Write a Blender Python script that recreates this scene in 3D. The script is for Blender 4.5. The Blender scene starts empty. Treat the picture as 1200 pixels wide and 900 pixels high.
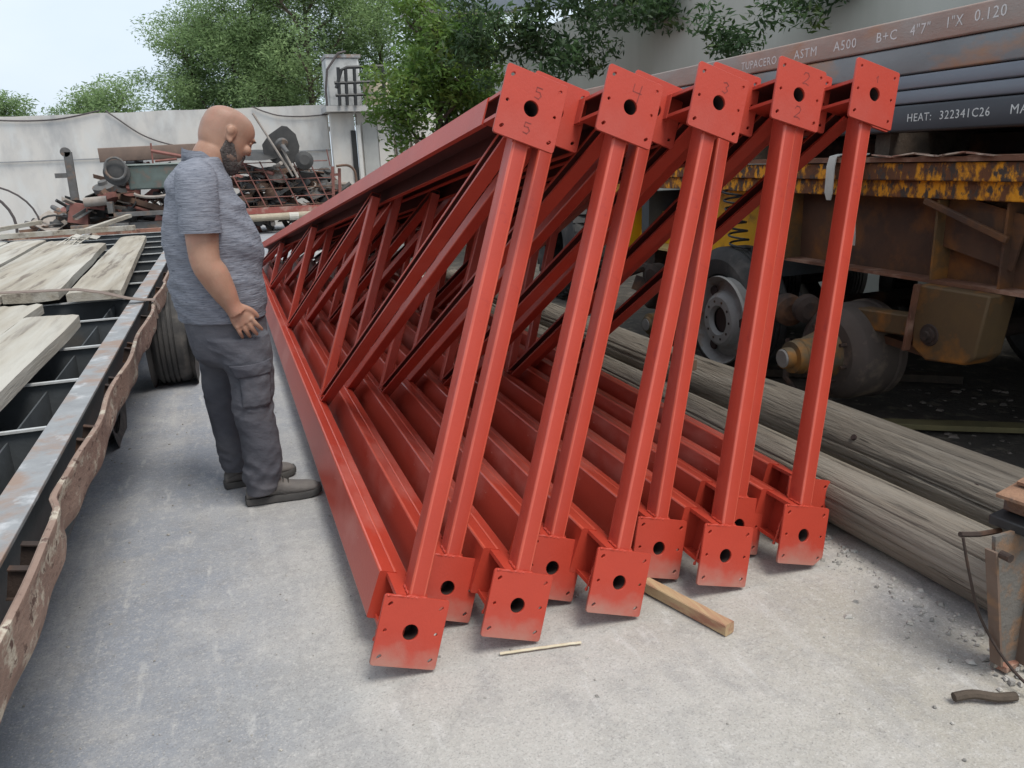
import bpy, bmesh, math, random
import numpy as np
from mathutils import Vector, Matrix, noise
R = math.radians
sc = bpy.context.scene
random.seed(7)
rng = np.random.default_rng(7)

# ------------------------------------------------------------------ camera
cam_d = bpy.data.cameras.new('camera')
cam = bpy.data.objects.new('camera', cam_d)
sc.collection.objects.link(cam)
F = Vector((0.31784746, 0.90768602, -0.27400563))
RT = Vector((0.93966936, -0.34011396, -0.03666042))
UP = Vector((0.12646929, 0.24582227, 0.9610291))
m = Matrix.Identity(4)
for i in range(3):
    m[i][0], m[i][1], m[i][2] = RT[i], UP[i], -F[i]
m.translation = Vector((0, 0, 1.5))
cam.matrix_world = m
cam_d.sensor_fit = 'HORIZONTAL'
cam_d.sensor_width = 36.0
cam_d.lens = 36.0 * 923.14 / 1200.0
cam_d.clip_start = 0.05
cam_d.clip_end = 2000
sc.camera = cam

# ------------------------------------------------------------------ world, sun
SUN_EL, SUN_AZ = R(62), R(152)     # azimuth clockwise from +Y
w = bpy.data.worlds.new('World'); sc.world = w; w.use_nodes = True
nt = w.node_tree; nt.nodes.clear()
sky = nt.nodes.new('ShaderNodeTexSky'); sky.sky_type = 'NISHITA'; sky.sun_disc = False
sky.sun_elevation = SUN_EL; sky.sun_rotation = SUN_AZ
sky.air_density = 1.0; sky.dust_density = 4.0; sky.ozone_density = 1.0
bg = nt.nodes.new('ShaderNodeBackground'); bg.inputs[1].default_value = 0.105
tc = nt.nodes.new('ShaderNodeTexCoord')
cn = nt.nodes.new('ShaderNodeTexNoise'); cn.inputs['Scale'].default_value = 2.2; cn.inputs['Detail'].default_value = 5
mp = nt.nodes.new('ShaderNodeMapping'); mp.inputs['Scale'].default_value = (1, 1, 2.5)
cr = nt.nodes.new('ShaderNodeValToRGB')
cr.color_ramp.elements[0].position = .3; cr.color_ramp.elements[0].color = (6.3, 7.5, 8.8, 1)
cr.color_ramp.elements[1].position = .75; cr.color_ramp.elements[1].color = (8.2, 8.8, 9.4, 1)
mx = nt.nodes.new('ShaderNodeMix'); mx.data_type = 'RGBA'; mx.inputs[0].default_value = .82
out = nt.nodes.new('ShaderNodeOutputWorld')
nt.links.new(tc.outputs['Generated'], mp.inputs[0]); nt.links.new(mp.outputs[0], cn.inputs[0])
nt.links.new(cn.outputs[0], cr.inputs[0]); nt.links.new(sky.outputs[0], mx.inputs[6]); nt.links.new(cr.outputs[0], mx.inputs[7])
nt.links.new(mx.outputs[2], bg.inputs[0]); nt.links.new(bg.outputs[0], out.inputs[0])
sd = bpy.data.lights.new('sun', 'SUN'); sd.energy = 2.3; sd.angle = R(26); sd.color = (1, .96, .9)
so = bpy.data.objects.new('sun', sd); sc.collection.objects.link(so)
so.rotation_euler = (R(90) - SUN_EL, 0, math.pi - SUN_AZ)
sc.view_settings.view_transform = 'Standard'; sc.view_settings.look = 'None'
sc.view_settings.exposure = 0.30; sc.view_settings.gamma = 1.0

# ------------------------------------------------------------------ materials
MATS = {}
def pm(name, c1, c2=None, scale=6.0, rough=.7, metal=0.0, bump=0.0, bscale=60.0, c3=None, c3scale=3.0, c3pos=.62, c3soft=.08,
       stretch=(1, 1, 1), spec=.4, detail=6, island=0.0, c4=None, c4scale=20.0, c4pos=.66, c4soft=.05, rough2=None, sss=0):
    if name in MATS: return MATS[name]
    mt = bpy.data.materials.new(name); mt.use_nodes = True; MATS[name] = mt
    n = mt.node_tree.nodes; l = mt.node_tree.links
    b = n['Principled BSDF']; b.inputs['Roughness'].default_value = rough; b.inputs['Metallic'].default_value = metal
    b.inputs['Specular IOR Level'].default_value = spec
    t = n.new('ShaderNodeTexCoord'); mp = n.new('ShaderNodeMapping'); mp.inputs['Scale'].default_value = stretch
    l.new(t.outputs['Object'], mp.inputs[0])
    def noise_(s, d=detail, vec=None):
        q = n.new('ShaderNodeTexNoise'); q.inputs['Scale'].default_value = s; q.inputs['Detail'].default_value = d; q.inputs['Roughness'].default_value = .6
        l.new(vec or mp.outputs[0], q.inputs[0]); return q
    col = None
    if c2 is None: c2 = tuple(x * .8 for x in c1)
    q = noise_(scale)
    r = n.new('ShaderNodeMapRange'); r.inputs[1].default_value = .32; r.inputs[2].default_value = .68
    l.new(q.outputs[0], r.inputs[0])
    mx = n.new('ShaderNodeMix'); mx.data_type = 'RGBA'
    mx.inputs[6].default_value = (*c1, 1); mx.inputs[7].default_value = (*c2, 1)
    l.new(r.outputs[0], mx.inputs[0]); col = mx.outputs[2]
    for (cc, s, p, so_) in ((c3, c3scale, c3pos, c3soft), (c4, c4scale, c4pos, c4soft)):
        if cc is None: continue
        q3 = noise_(s, 8)
        r3 = n.new('ShaderNodeMapRange'); r3.inputs[1].default_value = p - so_; r3.inputs[2].default_value = p + so_
        l.new(q3.outputs[0], r3.inputs[0])
        m3 = n.new('ShaderNodeMix'); m3.data_type = 'RGBA'; m3.inputs[7].default_value = (*cc, 1)
        l.new(r3.outputs[0], m3.inputs[0]); l.new(col, m3.inputs[6]); col = m3.outputs[2]
    if island:
        g = n.new('ShaderNodeNewGeometry'); hv = n.new('ShaderNodeHueSaturation')
        r5 = n.new('ShaderNodeMapRange'); r5.inputs[3].default_value = 1 - island; r5.inputs[4].default_value = 1 + island
        l.new(g.outputs['Random Per Island'], r5.inputs[0]); l.new(r5.outputs[0], hv.inputs['Value']); l.new(col, hv.inputs['Color']); col = hv.outputs[0]
    l.new(col, b.inputs['Base Color'])
    if bump:
        qb = noise_(bscale, 6)
        bp = n.new('ShaderNodeBump'); bp.inputs['Strength'].default_value = min(1, bump); bp.inputs['Distance'].default_value = .01 * max(1, bump)
        l.new(qb.outputs[0], bp.inputs['Height']); l.new(bp.outputs[0], b.inputs['Normal'])
    if sss:
        b.inputs['Subsurface Weight'].default_value = sss; b.inputs['Subsurface Radius'].default_value = (.012, .005, .003)
        b.inputs['Subsurface Scale'].default_value = 1
    return mt

RED = pm('red_primer', (.465, .053, .029), (.38, .043, .025), 2.2, .42, bump=.10, bscale=120, c3=(.44, .085, .062), c3scale=1.6, c3pos=.62, c3soft=.12, spec=.42, c4=(.33, .035, .025), c4scale=14, c4pos=.68)
REDS = pm('red_primer_scraped', (.465, .053, .029), (.38, .043, .025), 2.2, .34, bump=.10, bscale=120, c3=(.60, .34, .28), c3scale=26, c3pos=.72, c3soft=.03, stretch=(1, .45, 1), spec=.45, c4=(.50, .13, .10), c4scale=3, c4pos=.62, c4soft=.08)
def dusty(mt):
    m_ = mt.copy(); m_.name = 'red_primer_dusty_foot'; n = m_.node_tree.nodes; l = m_.node_tree.links; b = n['Principled BSDF']; src = b.inputs['Base Color'].links[0].from_socket
    t = n.new('ShaderNodeTexCoord'); sp = n.new('ShaderNodeSeparateXYZ'); l.new(t.outputs['Object'], sp.inputs[0]); q = n.new('ShaderNodeTexNoise'); q.inputs['Scale'].default_value = 14; q.inputs['Detail'].default_value = 7
    oi = n.new('ShaderNodeObjectInfo'); ad = n.new('ShaderNodeVectorMath'); l.new(t.outputs['Object'], ad.inputs[0]); l.new(oi.outputs['Location'], ad.inputs[1]); l.new(ad.outputs[0], q.inputs[0])
    a_ = n.new('ShaderNodeMath'); a_.operation = 'MULTIPLY_ADD'; a_.inputs[1].default_value = .16; l.new(q.outputs[0], a_.inputs[0]); l.new(sp.outputs[2], a_.inputs[2])
    r_ = n.new('ShaderNodeMapRange'); r_.inputs[1].default_value = .045; r_.inputs[2].default_value = -.035; r_.inputs[3].default_value = 0; r_.inputs[4].default_value = .55; l.new(a_.outputs[0], r_.inputs[0])
    x = n.new('ShaderNodeMix'); x.data_type = 'RGBA'; x.inputs[7].default_value = (.34, .25, .20, 1); l.new(r_.outputs[0], x.inputs[0]); l.new(src, x.inputs[6]); l.new(x.outputs[2], b.inputs['Base Color']); return m_
REDF = dusty(RED)
SOAP = pm('dark_marker', (.16, .03, .025), (.3, .05, .04), 60, .8)
HOLE = pm('hole_shade', (.05, .03, .025), (.03, .02, .02), 10, .8)  # near-black colour stands in for the shade inside holes
RUST = pm('rusty_steel', (.20, .085, .045), (.12, .055, .035), 9, .85, bump=.4, bscale=50, c3=(.34, .20, .14), c3scale=5, c3pos=.6)
RUSTD = pm('dark_rusty_steel', (.05, .032, .025), (.032, .023, .019), 7, .85, bump=.4, bscale=50, c3=(.15, .07, .035), c3scale=4, c3pos=.6)
RUSTP = pm('pinkish_rusty_steel', (.33, .17, .12), (.24, .11, .075), 5, .8, bump=.4, bscale=60, c3=(.50, .40, .31), c3scale=4, c3pos=.56, c3soft=.05, c4=(.14, .07, .05), c4scale=12, c4pos=.6)
RAILP = pm('chipped_rail_paint', (.29, .205, .16), (.20, .13, .10), 9, .8, bump=.5, bscale=50, c3=(.44, .39, .31), c3scale=17, c3pos=.57, c3soft=.04, c4=(.11, .065, .05), c4scale=34, c4pos=.60, c4soft=.03, stretch=(1, .6, 1.2))
WORNG = pm('worn_grey_steel', (.33, .335, .335), (.24, .24, .24), 8, .5, metal=.25, bump=.25, bscale=40, c3=(.30, .21, .16), c3scale=5, c3pos=.53, c3soft=.06, c4=(.48, .48, .48), c4scale=9, c4pos=.62)
PALE = pm('pale_bare_steel', (.55, .56, .55), (.42, .42, .41), 20, .5, metal=.2)
DKST = pm('dark_painted_steel', (.075, .083, .088), (.05, .056, .06), 6, .7, bump=.2, bscale=40, c3=(.09, .08, .07), c3scale=3, c3pos=.62)
TUBE1 = pm('rust_bloomed_tube', (.36, .25, .20), (.27, .19, .155), 7, .6, metal=.25, bump=.25, bscale=60, stretch=(1, .6, 1.5), c3=(.33, .155, .07), c3scale=3, c3pos=.66, c4=(.30, .27, .24), c4scale=4, c4pos=.55, c4soft=.15)
TUBE2 = pm('grey_mill_tube', (.21, .215, .215), (.16, .165, .165), 5, .42, metal=.45, bump=.1, bscale=40, stretch=(1, .5, 1), c3=(.36, .17, .07), c3scale=1.5, c3pos=.56, c3soft=.05)
TUBE3 = pm('bluish_mill_tube', (.17, .18, .20), (.13, .14, .16), 4, .35, metal=.5, stretch=(1, .3, 2))
TUBE4 = pm('black_mill_tube', (.07, .073, .08), (.05, .052, .058), 5, .4, metal=.4, stretch=(1, .4, 1))
STEN = pm('white_stencil_ink', (.62, .62, .60), (.50, .49, .47), 40, .8, c3=(.30, .27, .25), c3scale=55, c3pos=.64, c3soft=.05)
YEL = pm('yellow_paint', (.80, .44, .015), (.72, .36, .015), 5, .5, bump=.1, bscale=40, c3=(.2, .11, .03), c3scale=5, c3pos=.66)
YRUST = pm('flaking_yellow_paint', (.19, .07, .025), (.11, .045, .022), 8, .8, bump=.8, bscale=70, c3=(.75, .30, .015), c3scale=15, c3pos=.53, c3soft=.05, stretch=(1, 1, .6), c4=(.07, .05, .04), c4scale=26, c4pos=.57, c4soft=.04)
BRUST = pm('brown_stained_steel', (.11, .052, .027), (.05, .03, .022), 3, .75, bump=.2, bscale=40, c3=(.27, .10, .02), c3scale=2.6, c3pos=.58, c3soft=.12)
ORUST = pm('ochre_stained_steel', (.125, .075, .03), (.085, .055, .03), 4, .7, bump=.2, bscale=40, c3=(.30, .12, .02), c3scale=4, c3pos=.58, c3soft=.08)
LOGM = pm('weathered_log', (.225, .195, .155), (.135, .117, .095), 26, .9, bump=1.2, bscale=44, stretch=(1.6, .10, 1.6), c3=(.065, .055, .045), c3scale=22, c3pos=.63, c3soft=.02, c4=(.27, .245, .205), c4scale=7, c4pos=.58, c4soft=.1)
PLANK = pm('sawn_plank', (.37, .33, .265), (.26, .228, .18), 11, .85, bump=.4, bscale=50, stretch=(1.8, .12, 1.8), c3=(.17, .14, .11), c3scale=9, c3pos=.58, c3soft=.04, c4=(.44, .42, .37), c4scale=3, c4pos=.52, c4soft=.1)
LUMB = pm('pine_batten', (.50, .37, .21), (.40, .28, .16), 10, .8, bump=.3, bscale=60, stretch=(2, .2, 2), c3=(.33, .16, .10), c3scale=12, c3pos=.57)
RUBB = pm('tyre_rubber', (.042, .041, .041), (.065, .062, .058), 8, .85, bump=.2, bscale=60, c3=(.12, .11, .10), c3scale=4, c3pos=.62)
RIMM = pm('dusty_rim', (.34, .335, .325), (.24, .23, .22), 7, .6, metal=.2, c3=(.2, .11, .06), c3scale=5, c3pos=.66)
WALLM = pm('whitewashed_block', (.63, .595, .545), (.55, .52, .48), 1.2, .9, bump=.2, bscale=20, stretch=(1, 1, .5), c3=(.34, .34, .34), c3scale=.9, c3pos=.6, c3soft=.12, c4=(.60, .59, .56), c4scale=2.5, c4pos=.6, c4soft=.1)
WALLS = pm('grey_render', (.42, .42, .365), (.35, .35, .305), 1.0, .9, bump=.15, bscale=14, stretch=(1, 1, .3), c3=(.48, .475, .43), c3scale=.6, c3pos=.58, c3soft=.15)
SKIN = pm('tanned_skin', (.40, .235, .165), (.33, .18, .12), 12, .5, bump=.12, bscale=150, sss=.06, c3=(.43, .20, .14), c3scale=7, c3pos=.6, c3soft=.12)
SCALP = pm('stubbled_scalp', (.42, .23, .16), (.36, .20, .145), 14, .45, bump=.05, bscale=200)
BEARD = pm('dark_beard', (.065, .057, .052), (.13, .11, .10), 90, .9, bump=.8, bscale=220)
SHIRT = pm('heather_knit', (.14, .15, .18), (.235, .245, .28), 52, .92, bump=.6, bscale=34, stretch=(.4, .4, 3.2), c3=(.10, .11, .138), c3scale=70, c3pos=.60, c3soft=.04)
TROU = pm('grey_work_trousers', (.066, .066, .08), (.09, .09, .104), 10, .88, bump=.8, bscale=18, stretch=(.8, .8, 1.3), c3=(.14, .135, .145), c3scale=3, c3pos=.6, c3soft=.15)
BOOT = pm('worn_boot_leather', (.11, .10, .095), (.16, .145, .13), 14, .75, bump=.3, bscale=90)
SOLE = pm('boot_sole', (.09, .085, .08), (.06, .057, .055), 14, .85)
BARK = pm('bark', (.10, .075, .055), (.06, .048, .038), 12, .95, bump=.8, bscale=30)
LEAFA = pm('fresh_leaves', (.15, .24, .045), (.08, .16, .04), 1.6, .55, island=.35, c3=(.17, .21, .04), c3scale=2.2, c3pos=.62, c3soft=.1)
LEAFB = pm('dark_leaves', (.06, .11, .04), (.038, .075, .028), 1.6, .55, island=.35, c3=(.10, .13, .03), c3scale=2.5, c3pos=.64)
LEAFC = pm('grey_green_needles', (.27, .37, .16), (.17, .26, .11), .6, .7, island=.3)
def translucent(mt, f=.4):
    n = mt.node_tree.nodes; l = mt.node_tree.links; b = n['Principled BSDF']; o = next(q for q in n if q.type == 'OUTPUT_MATERIAL')
    t = n.new('ShaderNodeBsdfTranslucent'); src = b.inputs['Base Color'].links[0].from_socket; l.new(src, t.inputs[0]); m_ = n.new('ShaderNodeMixShader'); m_.inputs[0].default_value = f
    l.new(b.outputs[0], m_.inputs[1]); l.new(t.outputs[0], m_.inputs[2]); l.new(m_.outputs[0], o.inputs[0])
translucent(LEAFA, .45); translucent(LEAFB, .4); translucent(LEAFC, .5)
LEAFD = pm('dry_weeds', (.12, .14, .05), (.16, .14, .08), 3, .9, island=.3)
RAG = pm('pale_fabric', (.55, .53, .48), (.45, .43, .38), 12, .9, bump=.3, bscale=80)
STRAPM = pm('brown_webbing', (.22, .17, .14), (.17, .13, .11), 20, .9, bump=.3, bscale=150)
BLACK = pm('black_plastic', (.02, .021, .022), (.03, .03, .03), 8, .5)
REDR = pm('faded_red_paint', (.34, .10, .085), (.25, .085, .07), 6, .8, c3=(.38, .26, .22), c3scale=4, c3pos=.6)
BLUES = pm('bluish_sheet', (.22, .25, .29), (.18, .21, .25), 4, .6)
PIPE = pm('beige_pipe', (.42, .37, .28), (.33, .28, .21), 8, .7)
CABLE = pm('cable_sheath', (.10, .085, .08), (.07, .06, .06), 8, .8)
SCRAPM = [pm('scrap_grey', (.13, .13, .13), (.09, .085, .08), 8, .8, c3=(.2, .13, .09), c3scale=5, c3pos=.6), pm('scrap_brown', (.17, .10, .07), (.11, .07, .05), 8, .85),
          pm('scrap_dark', (.06, .058, .056), (.04, .04, .04), 8, .7), pm('scrap_pale', (.33, .30, .27), (.24, .2, .17), 8, .8), pm('scrap_red', (.24, .10, .085), (.17, .075, .06), 8, .8)]

# ------------------------------------------------------------------ object helpers
COL = sc.collection
def empty(name, loc=(0, 0, 0), rot=(0, 0, 0)):
    o = bpy.data.objects.new(name, None); COL.objects.link(o); o.location = loc; o.rotation_euler = rot
    o.empty_display_size = .1
    return o
def tag(o, label=None, cat=None, group=None, kind=None):
    if label: o['label'] = label
    if cat: o['category'] = cat
    if group: o['group'] = group
    if kind: o['kind'] = kind
    return o
def copy_tree(o, parent=None):
    c = o.copy(); COL.objects.link(c); c.parent = parent
    for ch in list(o.children): copy_tree(ch, c)
    return c
def link(name, me, mat, parent=None, loc=None):
    if mat is not None and len(me.materials) == 0: me.materials.append(mat)
    o = bpy.data.objects.new(name, me); COL.objects.link(o)
    if parent is not None: o.parent = parent
    if loc is not None: o.location = loc
    return o
def perp(d, up=(0, 0, 1)):
    d = Vector(d).normalized(); u = Vector(up)
    if abs(d.dot(u)) > .98: u = Vector((0, 1, 0)) if abs(d.y) < .9 else Vector((1, 0, 0))
    x = d.cross(u).normalized(); return x, x.cross(d).normalized()

class MB:
    def __init__(s): s.v = []; s.f = []
    def add(s, vs, fs):
        o = len(s.v); s.v += [tuple(a) for a in vs]; s.f += [tuple(i + o for i in f) for f in fs]; return s
    def box(s, c, size, rot=None, taper=1.0):
        hx, hy, hz = size[0] / 2, size[1] / 2, size[2] / 2
        vs = []
        for z in (-1, 1):
            k = taper if z > 0 else 1
            for x, y in ((-1, -1), (1, -1), (1, 1), (-1, 1)): vs.append(Vector((x * hx * k, y * hy * k, z * hz)))
        if rot is not None:
            from mathutils import Euler
            M = Euler(rot).to_matrix(); vs = [M @ q for q in vs]
        c = Vector(c)
        return s.add([q + c for q in vs], [(3, 2, 1, 0), (4, 5, 6, 7), (0, 1, 5, 4), (1, 2, 6, 5), (2, 3, 7, 6), (3, 0, 4, 7)])
    def prism(s, prof, p0, p1, up=(0, 0, 1), cap=True, prof1=None):
        """closed 2D profile (right, up) swept from p0 to p1"""
        p0, p1 = Vector(p0), Vector(p1); x, u = perp(p1 - p0, up); n = len(prof)
        vs = [p0 + x * a + u * b for a, b in prof] + [p1 + x * a + u * b for a, b in (prof1 or prof)]
        fs = [(i, (i + 1) % n, n + (i + 1) % n, n + i) for i in range(n)]
        if cap: fs += [tuple(range(n))[::-1], tuple(range(n, 2 * n))]
        return s.add(vs, fs)
    def beam(s, p0, p1, w_, h_, up=(0, 0, 1), r=.004, seg=2):
        return s.prism(rrect(w_, h_, r, seg), p0, p1, up)
    def tube(s, pts, r, n=8, cap=True):
        pts = [Vector(p) for p in pts]; rs = r if hasattr(r, '__len__') else [r] * len(pts)
        d0 = (pts[1] - pts[0]).normalized(); x, u = perp(d0); vs = []
        for i, p in enumerate(pts):
            d = (pts[min(i + 1, len(pts) - 1)] - pts[max(i - 1, 0)]).normalized()
            x = (x - d * x.dot(d)).normalized(); u = d.cross(x)
            for k in range(n):
                a = 2 * math.pi * k / n; vs.append(p + (x * math.cos(a) + u * math.sin(a)) * rs[i])
        fs = []
        for i in range(len(pts) - 1):
            for k in range(n): fs.append((i * n + k, i * n + (k + 1) % n, (i + 1) * n + (k + 1) % n, (i + 1) * n + k))
        if cap: fs += [tuple(range(n))[::-1], tuple(range((len(pts) - 1) * n, len(pts) * n))]
        return s.add(vs, fs)
    def lathe(s, prof, origin, axis, n=32, cap=True):
        """prof: (radius, distance along axis)"""
        o = Vector(origin); d = Vector(axis).normalized(); x, u = perp(d); vs = []
        for r_, t in prof:
            for k in range(n):
                a = 2 * math.pi * k / n; vs.append(o + d * t + (x * math.cos(a) + u * math.sin(a)) * r_)
        fs = []
        for i in range(len(prof) - 1):
            for k in range(n): fs.append((i * n + k, i * n + (k + 1) % n, (i + 1) * n + (k + 1) % n, (i + 1) * n + k))
        if cap: fs += [tuple(range(n))[::-1], tuple(range((len(prof) - 1) * n, len(prof) * n))]
        return s.add(vs, fs)
    def mesh(s, name, smooth=21):
        me = bpy.data.meshes.new(name); me.from_pydata(s.v, [], s.f)
        bm = bmesh.new(); bm.from_mesh(me); bmesh.ops.recalc_face_normals(bm, faces=bm.faces); bm.to_mesh(me); bm.free()
        if smooth:
            me.shade_smooth(); me.set_sharp_from_angle(angle=R(smooth))
        me.update(); return me
    def build(s, name, mat, parent=None, smooth=21, loc=None):
        return link(name, s.mesh(name, smooth), mat, parent, loc)
def rrect(w_, h_, r=.004, seg=2):
    out = []
    for cx, cy, a0 in ((w_ / 2 - r, h_ / 2 - r, 0), (-w_ / 2 + r, h_ / 2 - r, 90), (-w_ / 2 + r, -h_ / 2 + r, 180), (w_ / 2 - r, -h_ / 2 + r, 270)):
        for k in range(seg + 1):
            a = R(a0 + 90 * k / seg); out.append((cx + r * math.cos(a), cy + r * math.sin(a)))
    return out
def lipc(w_, h_, t=.003, lip=.016, side=-1):
    """lipped channel, open towards side*x"""
    x0, x1 = -w_ / 2, w_ / 2; y = h_ / 2
    p = [(x0, y - lip), (x0, y), (x1, y), (x1, -y), (x0, -y), (x0, -y + lip), (x0 + t, -y + lip), (x0 + t, -y + t), (x1 - t, -y + t), (x1 - t, y - t), (x0 + t, y - t), (x0 + t, y - lip)]
    if side > 0: p = [(-a, b) for a, b in p][::-1]
    return p
def ibeam(w_, h_, t=.008):
    a, y = w_ / 2, h_ / 2; q = t / 2
    return [(-a, -y), (a, -y), (a, -y + t), (q, -y + t), (q, y - t), (a, y - t), (a, y), (-a, y), (-a, y - t), (-q, y - t), (-q, -y + t), (-a, -y + t)]
def bevelled(o, wd=.004, seg=2):
    md = o.modifiers.new('bevel', 'BEVEL'); md.width = wd; md.segments = seg; md.limit_method = 'ANGLE'; md.angle_limit = R(40); return o
def text_mesh(name, body, size, extrude=.0006):
    cu = bpy.data.curves.new(name, 'FONT'); cu.body = body; cu.size = size; cu.extrude = extrude; cu.resolution_u = 2; cu.space_character = 1.12
    o = bpy.data.objects.new(name, cu); COL.objects.link(o); dg = bpy.context.evaluated_depsgraph_get()
    me = bpy.data.meshes.new_from_object(o.evaluated_get(dg)); bpy.data.objects.remove(o); return me
def flat_mesh(name, outline, holes, half):
    """plate in its x,z plane with real holes, thickness 2*half along y"""
    cu = bpy.data.curves.new(name, 'CURVE'); cu.dimensions = '2D'; cu.fill_mode = 'BOTH'; cu.extrude = half - .0008; cu.bevel_depth = .0008; cu.bevel_resolution = 0
    for pts in [outline] + holes:
        sp = cu.splines.new('POLY'); sp.points.add(len(pts) - 1)
        for i, (a, b) in enumerate(pts): sp.points[i].co = (a, b, 0, 1)
        sp.use_cyclic_u = True
    o = bpy.data.objects.new(name, cu); COL.objects.link(o); dg = bpy.context.evaluated_depsgraph_get()
    me = bpy.data.meshes.new_from_object(o.evaluated_get(dg)); bpy.data.objects.remove(o)
    me.transform(Matrix.Rotation(R(90), 4, 'X')); me.materials.clear(); return me
def circ(cx, cy, r_, n=20): return [(cx + r_ * math.cos(2 * math.pi * k / n), cy + r_ * math.sin(2 * math.pi * k / n)) for k in range(n)]
def slot(cx, cy, r_, l_, ang):
    c, s = math.cos(ang), math.sin(ang); out = []
    for k in range(6):
        a = -math.pi / 2 + math.pi * k / 5; out.append((l_ + r_ * math.cos(a), r_ * math.sin(a)))
    for k in range(6):
        a = math.pi / 2 + math.pi * k / 5; out.append((-l_ + r_ * math.cos(a), r_ * math.sin(a)))
    return [(cx + x * c - y * s, cy + x * s + y * c) for x, y in out]
#@@SETTING
# ------------------------------------------------------------------ setting: ground
def axis_pts(lo, hi, c0, c1, step, far):
    a = list(np.arange(c0, c1 + 1e-6, step)); s = step
    b = []; x = c1
    while x < hi:
        s *= 1.35; x += s; b.append(x)
    s = step; c = []; x = c0
    while x > lo:
        s *= 1.35; x -= s; c.append(x)
    return c[::-1] + a + b
gx = axis_pts(-300, 300, -2, 4, .06, 0); gy = axis_pts(-60, 500, .4, 8, .06, 0)
def gz(x, y):
    k = 1 / (1 + max(0, abs(x) - 6) * .2 + max(0, y - 10) * .2)
    return (noise.noise((x * 1.3, y * 1.3, 0)) * .006 + noise.noise((x * 6, y * 6, 3)) * .0022) * k - .004
vs = [(x, y, gz(x, y)) for y in gy for x in gx]; nx = len(gx)
fs = [(j * nx + i, j * nx + i + 1, (j + 1) * nx + i + 1, (j + 1) * nx + i) for j in range(len(gy) - 1) for i in range(nx - 1)]
def ground_mat():
    mt = bpy.data.materials.new('dusty_concrete'); mt.use_nodes = True; n = mt.node_tree.nodes; l = mt.node_tree.links
    b = n['Principled BSDF']; b.inputs['Roughness'].default_value = .92; b.inputs['Specular IOR Level'].default_value = .25
    t = n.new('ShaderNodeTexCoord'); sp = n.new('ShaderNodeSeparateXYZ'); l.new(t.outputs['Object'], sp.inputs[0])
    def nz(s, d=6, st=None, ro=.6):
        q = n.new('ShaderNodeTexNoise'); q.inputs['Scale'].default_value = s; q.inputs['Detail'].default_value = d; q.inputs['Roughness'].default_value = ro
        if st:
            mp = n.new('ShaderNodeMapping'); mp.inputs['Scale'].default_value = st; mp.inputs['Rotation'].default_value = (0, 0, R(-8)); l.new(t.outputs['Object'], mp.inputs[0]); l.new(mp.outputs[0], q.inputs[0])
        else: l.new(t.outputs['Object'], q.inputs[0])
        return q.outputs[0]
    def mr(v, a, c, x=0, y=1):
        q = n.new('ShaderNodeMapRange'); q.inputs[1].default_value = a; q.inputs[2].default_value = c; q.inputs[3].default_value = x; q.inputs[4].default_value = y; l.new(v, q.inputs[0]); return q.outputs[0]
    def mix(f, a, c):
        q = n.new('ShaderNodeMix'); q.data_type = 'RGBA'
        l.new(f, q.inputs[0])
        for i, v in ((6, a), (7, c)):
            if isinstance(v, tuple): q.inputs[i].default_value = (*v, 1)
            else: l.new(v, q.inputs[i])
        return q.outputs[2]
    def math_(op, a, c):
        q = n.new('ShaderNodeMath'); q.operation = op
        for i, v in ((0, a), (1, c)):
            if isinstance(v, float): q.inputs[i].default_value = v
            else: l.new(v, q.inputs[i])
        return q.outputs[0]
    wob = math_('MULTIPLY', nz(1.1, 5), 1.3)
    xx = math_('ADD', math_('ADD', sp.outputs[0], wob), math_('MULTIPLY', sp.outputs[1], -.10))
    col = mix(mr(xx, .05, .72), (.265, .283, .315), (.405, .39, .36))       # bluish grey on the left, pale slab in the middle
    col = mix(mr(xx, 1.3, 2.6), col, (.345, .32, .27))                      # sandy on the right
    col = mix(mr(nz(2.6, 8), .45, .72, 0, .55), col, (.47, .45, .42))
    col = mix(mr(nz(.9, 6), .50, .66, 0, .7), col, (.235, .24, .255))
    col = mix(mr(nz(1.5, 9, (2.4, .3, 1), .7), .52, .66, 0, .5), col, (.47, .455, .43))
    col = mix(mr(nz(7, 9, None, .75), .50, .62, 0, .35), col, (.25, .245, .24))
    col = mix(mr(nz(5.5, 8, (1, .35, 1)), .55, .75, 0, .45), col, (.22, .22, .225))
    col = mix(mr(nz(34, 6), .52, .72, 0, .35), col, (.56, .54, .51))
    col = mix(mr(nz(13, 8, (1, .25, 1)), .60, .68, 0, .4), col, (.55, .54, .52))
    col = mix(mr(nz(60, 6), .60, .70, 0, .35), col, (.17, .165, .16))
    col = mix(mr(nz(2.1, 3), .70, .78, 0, .4), col, (.42, .27, .16))
    col = mix(mr(nz(170, 3), .52, .70, 0, .5), col, (.16, .155, .15))
    col = mix(mr(nz(140, 3), .55, .72, 0, .45), col, (.60, .58, .55))
    l.new(col, b.inputs['Base Color'])
    bp = n.new('ShaderNodeBump'); bp.inputs['Strength'].default_value = .55; bp.inputs['Distance'].default_value = .008
    hh = math_('ADD', math_('MULTIPLY', nz(28, 8), .9), math_('MULTIPLY', nz(120, 4), .5)); l.new(hh, bp.inputs['Height']); l.new(bp.outputs[0], b.inputs['Normal'])
    return mt
me = bpy.data.meshes.new('ground'); me.from_pydata(vs, [], fs); me.shade_smooth()
tag(link('ground', me, ground_mat()), kind='structure')
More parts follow.
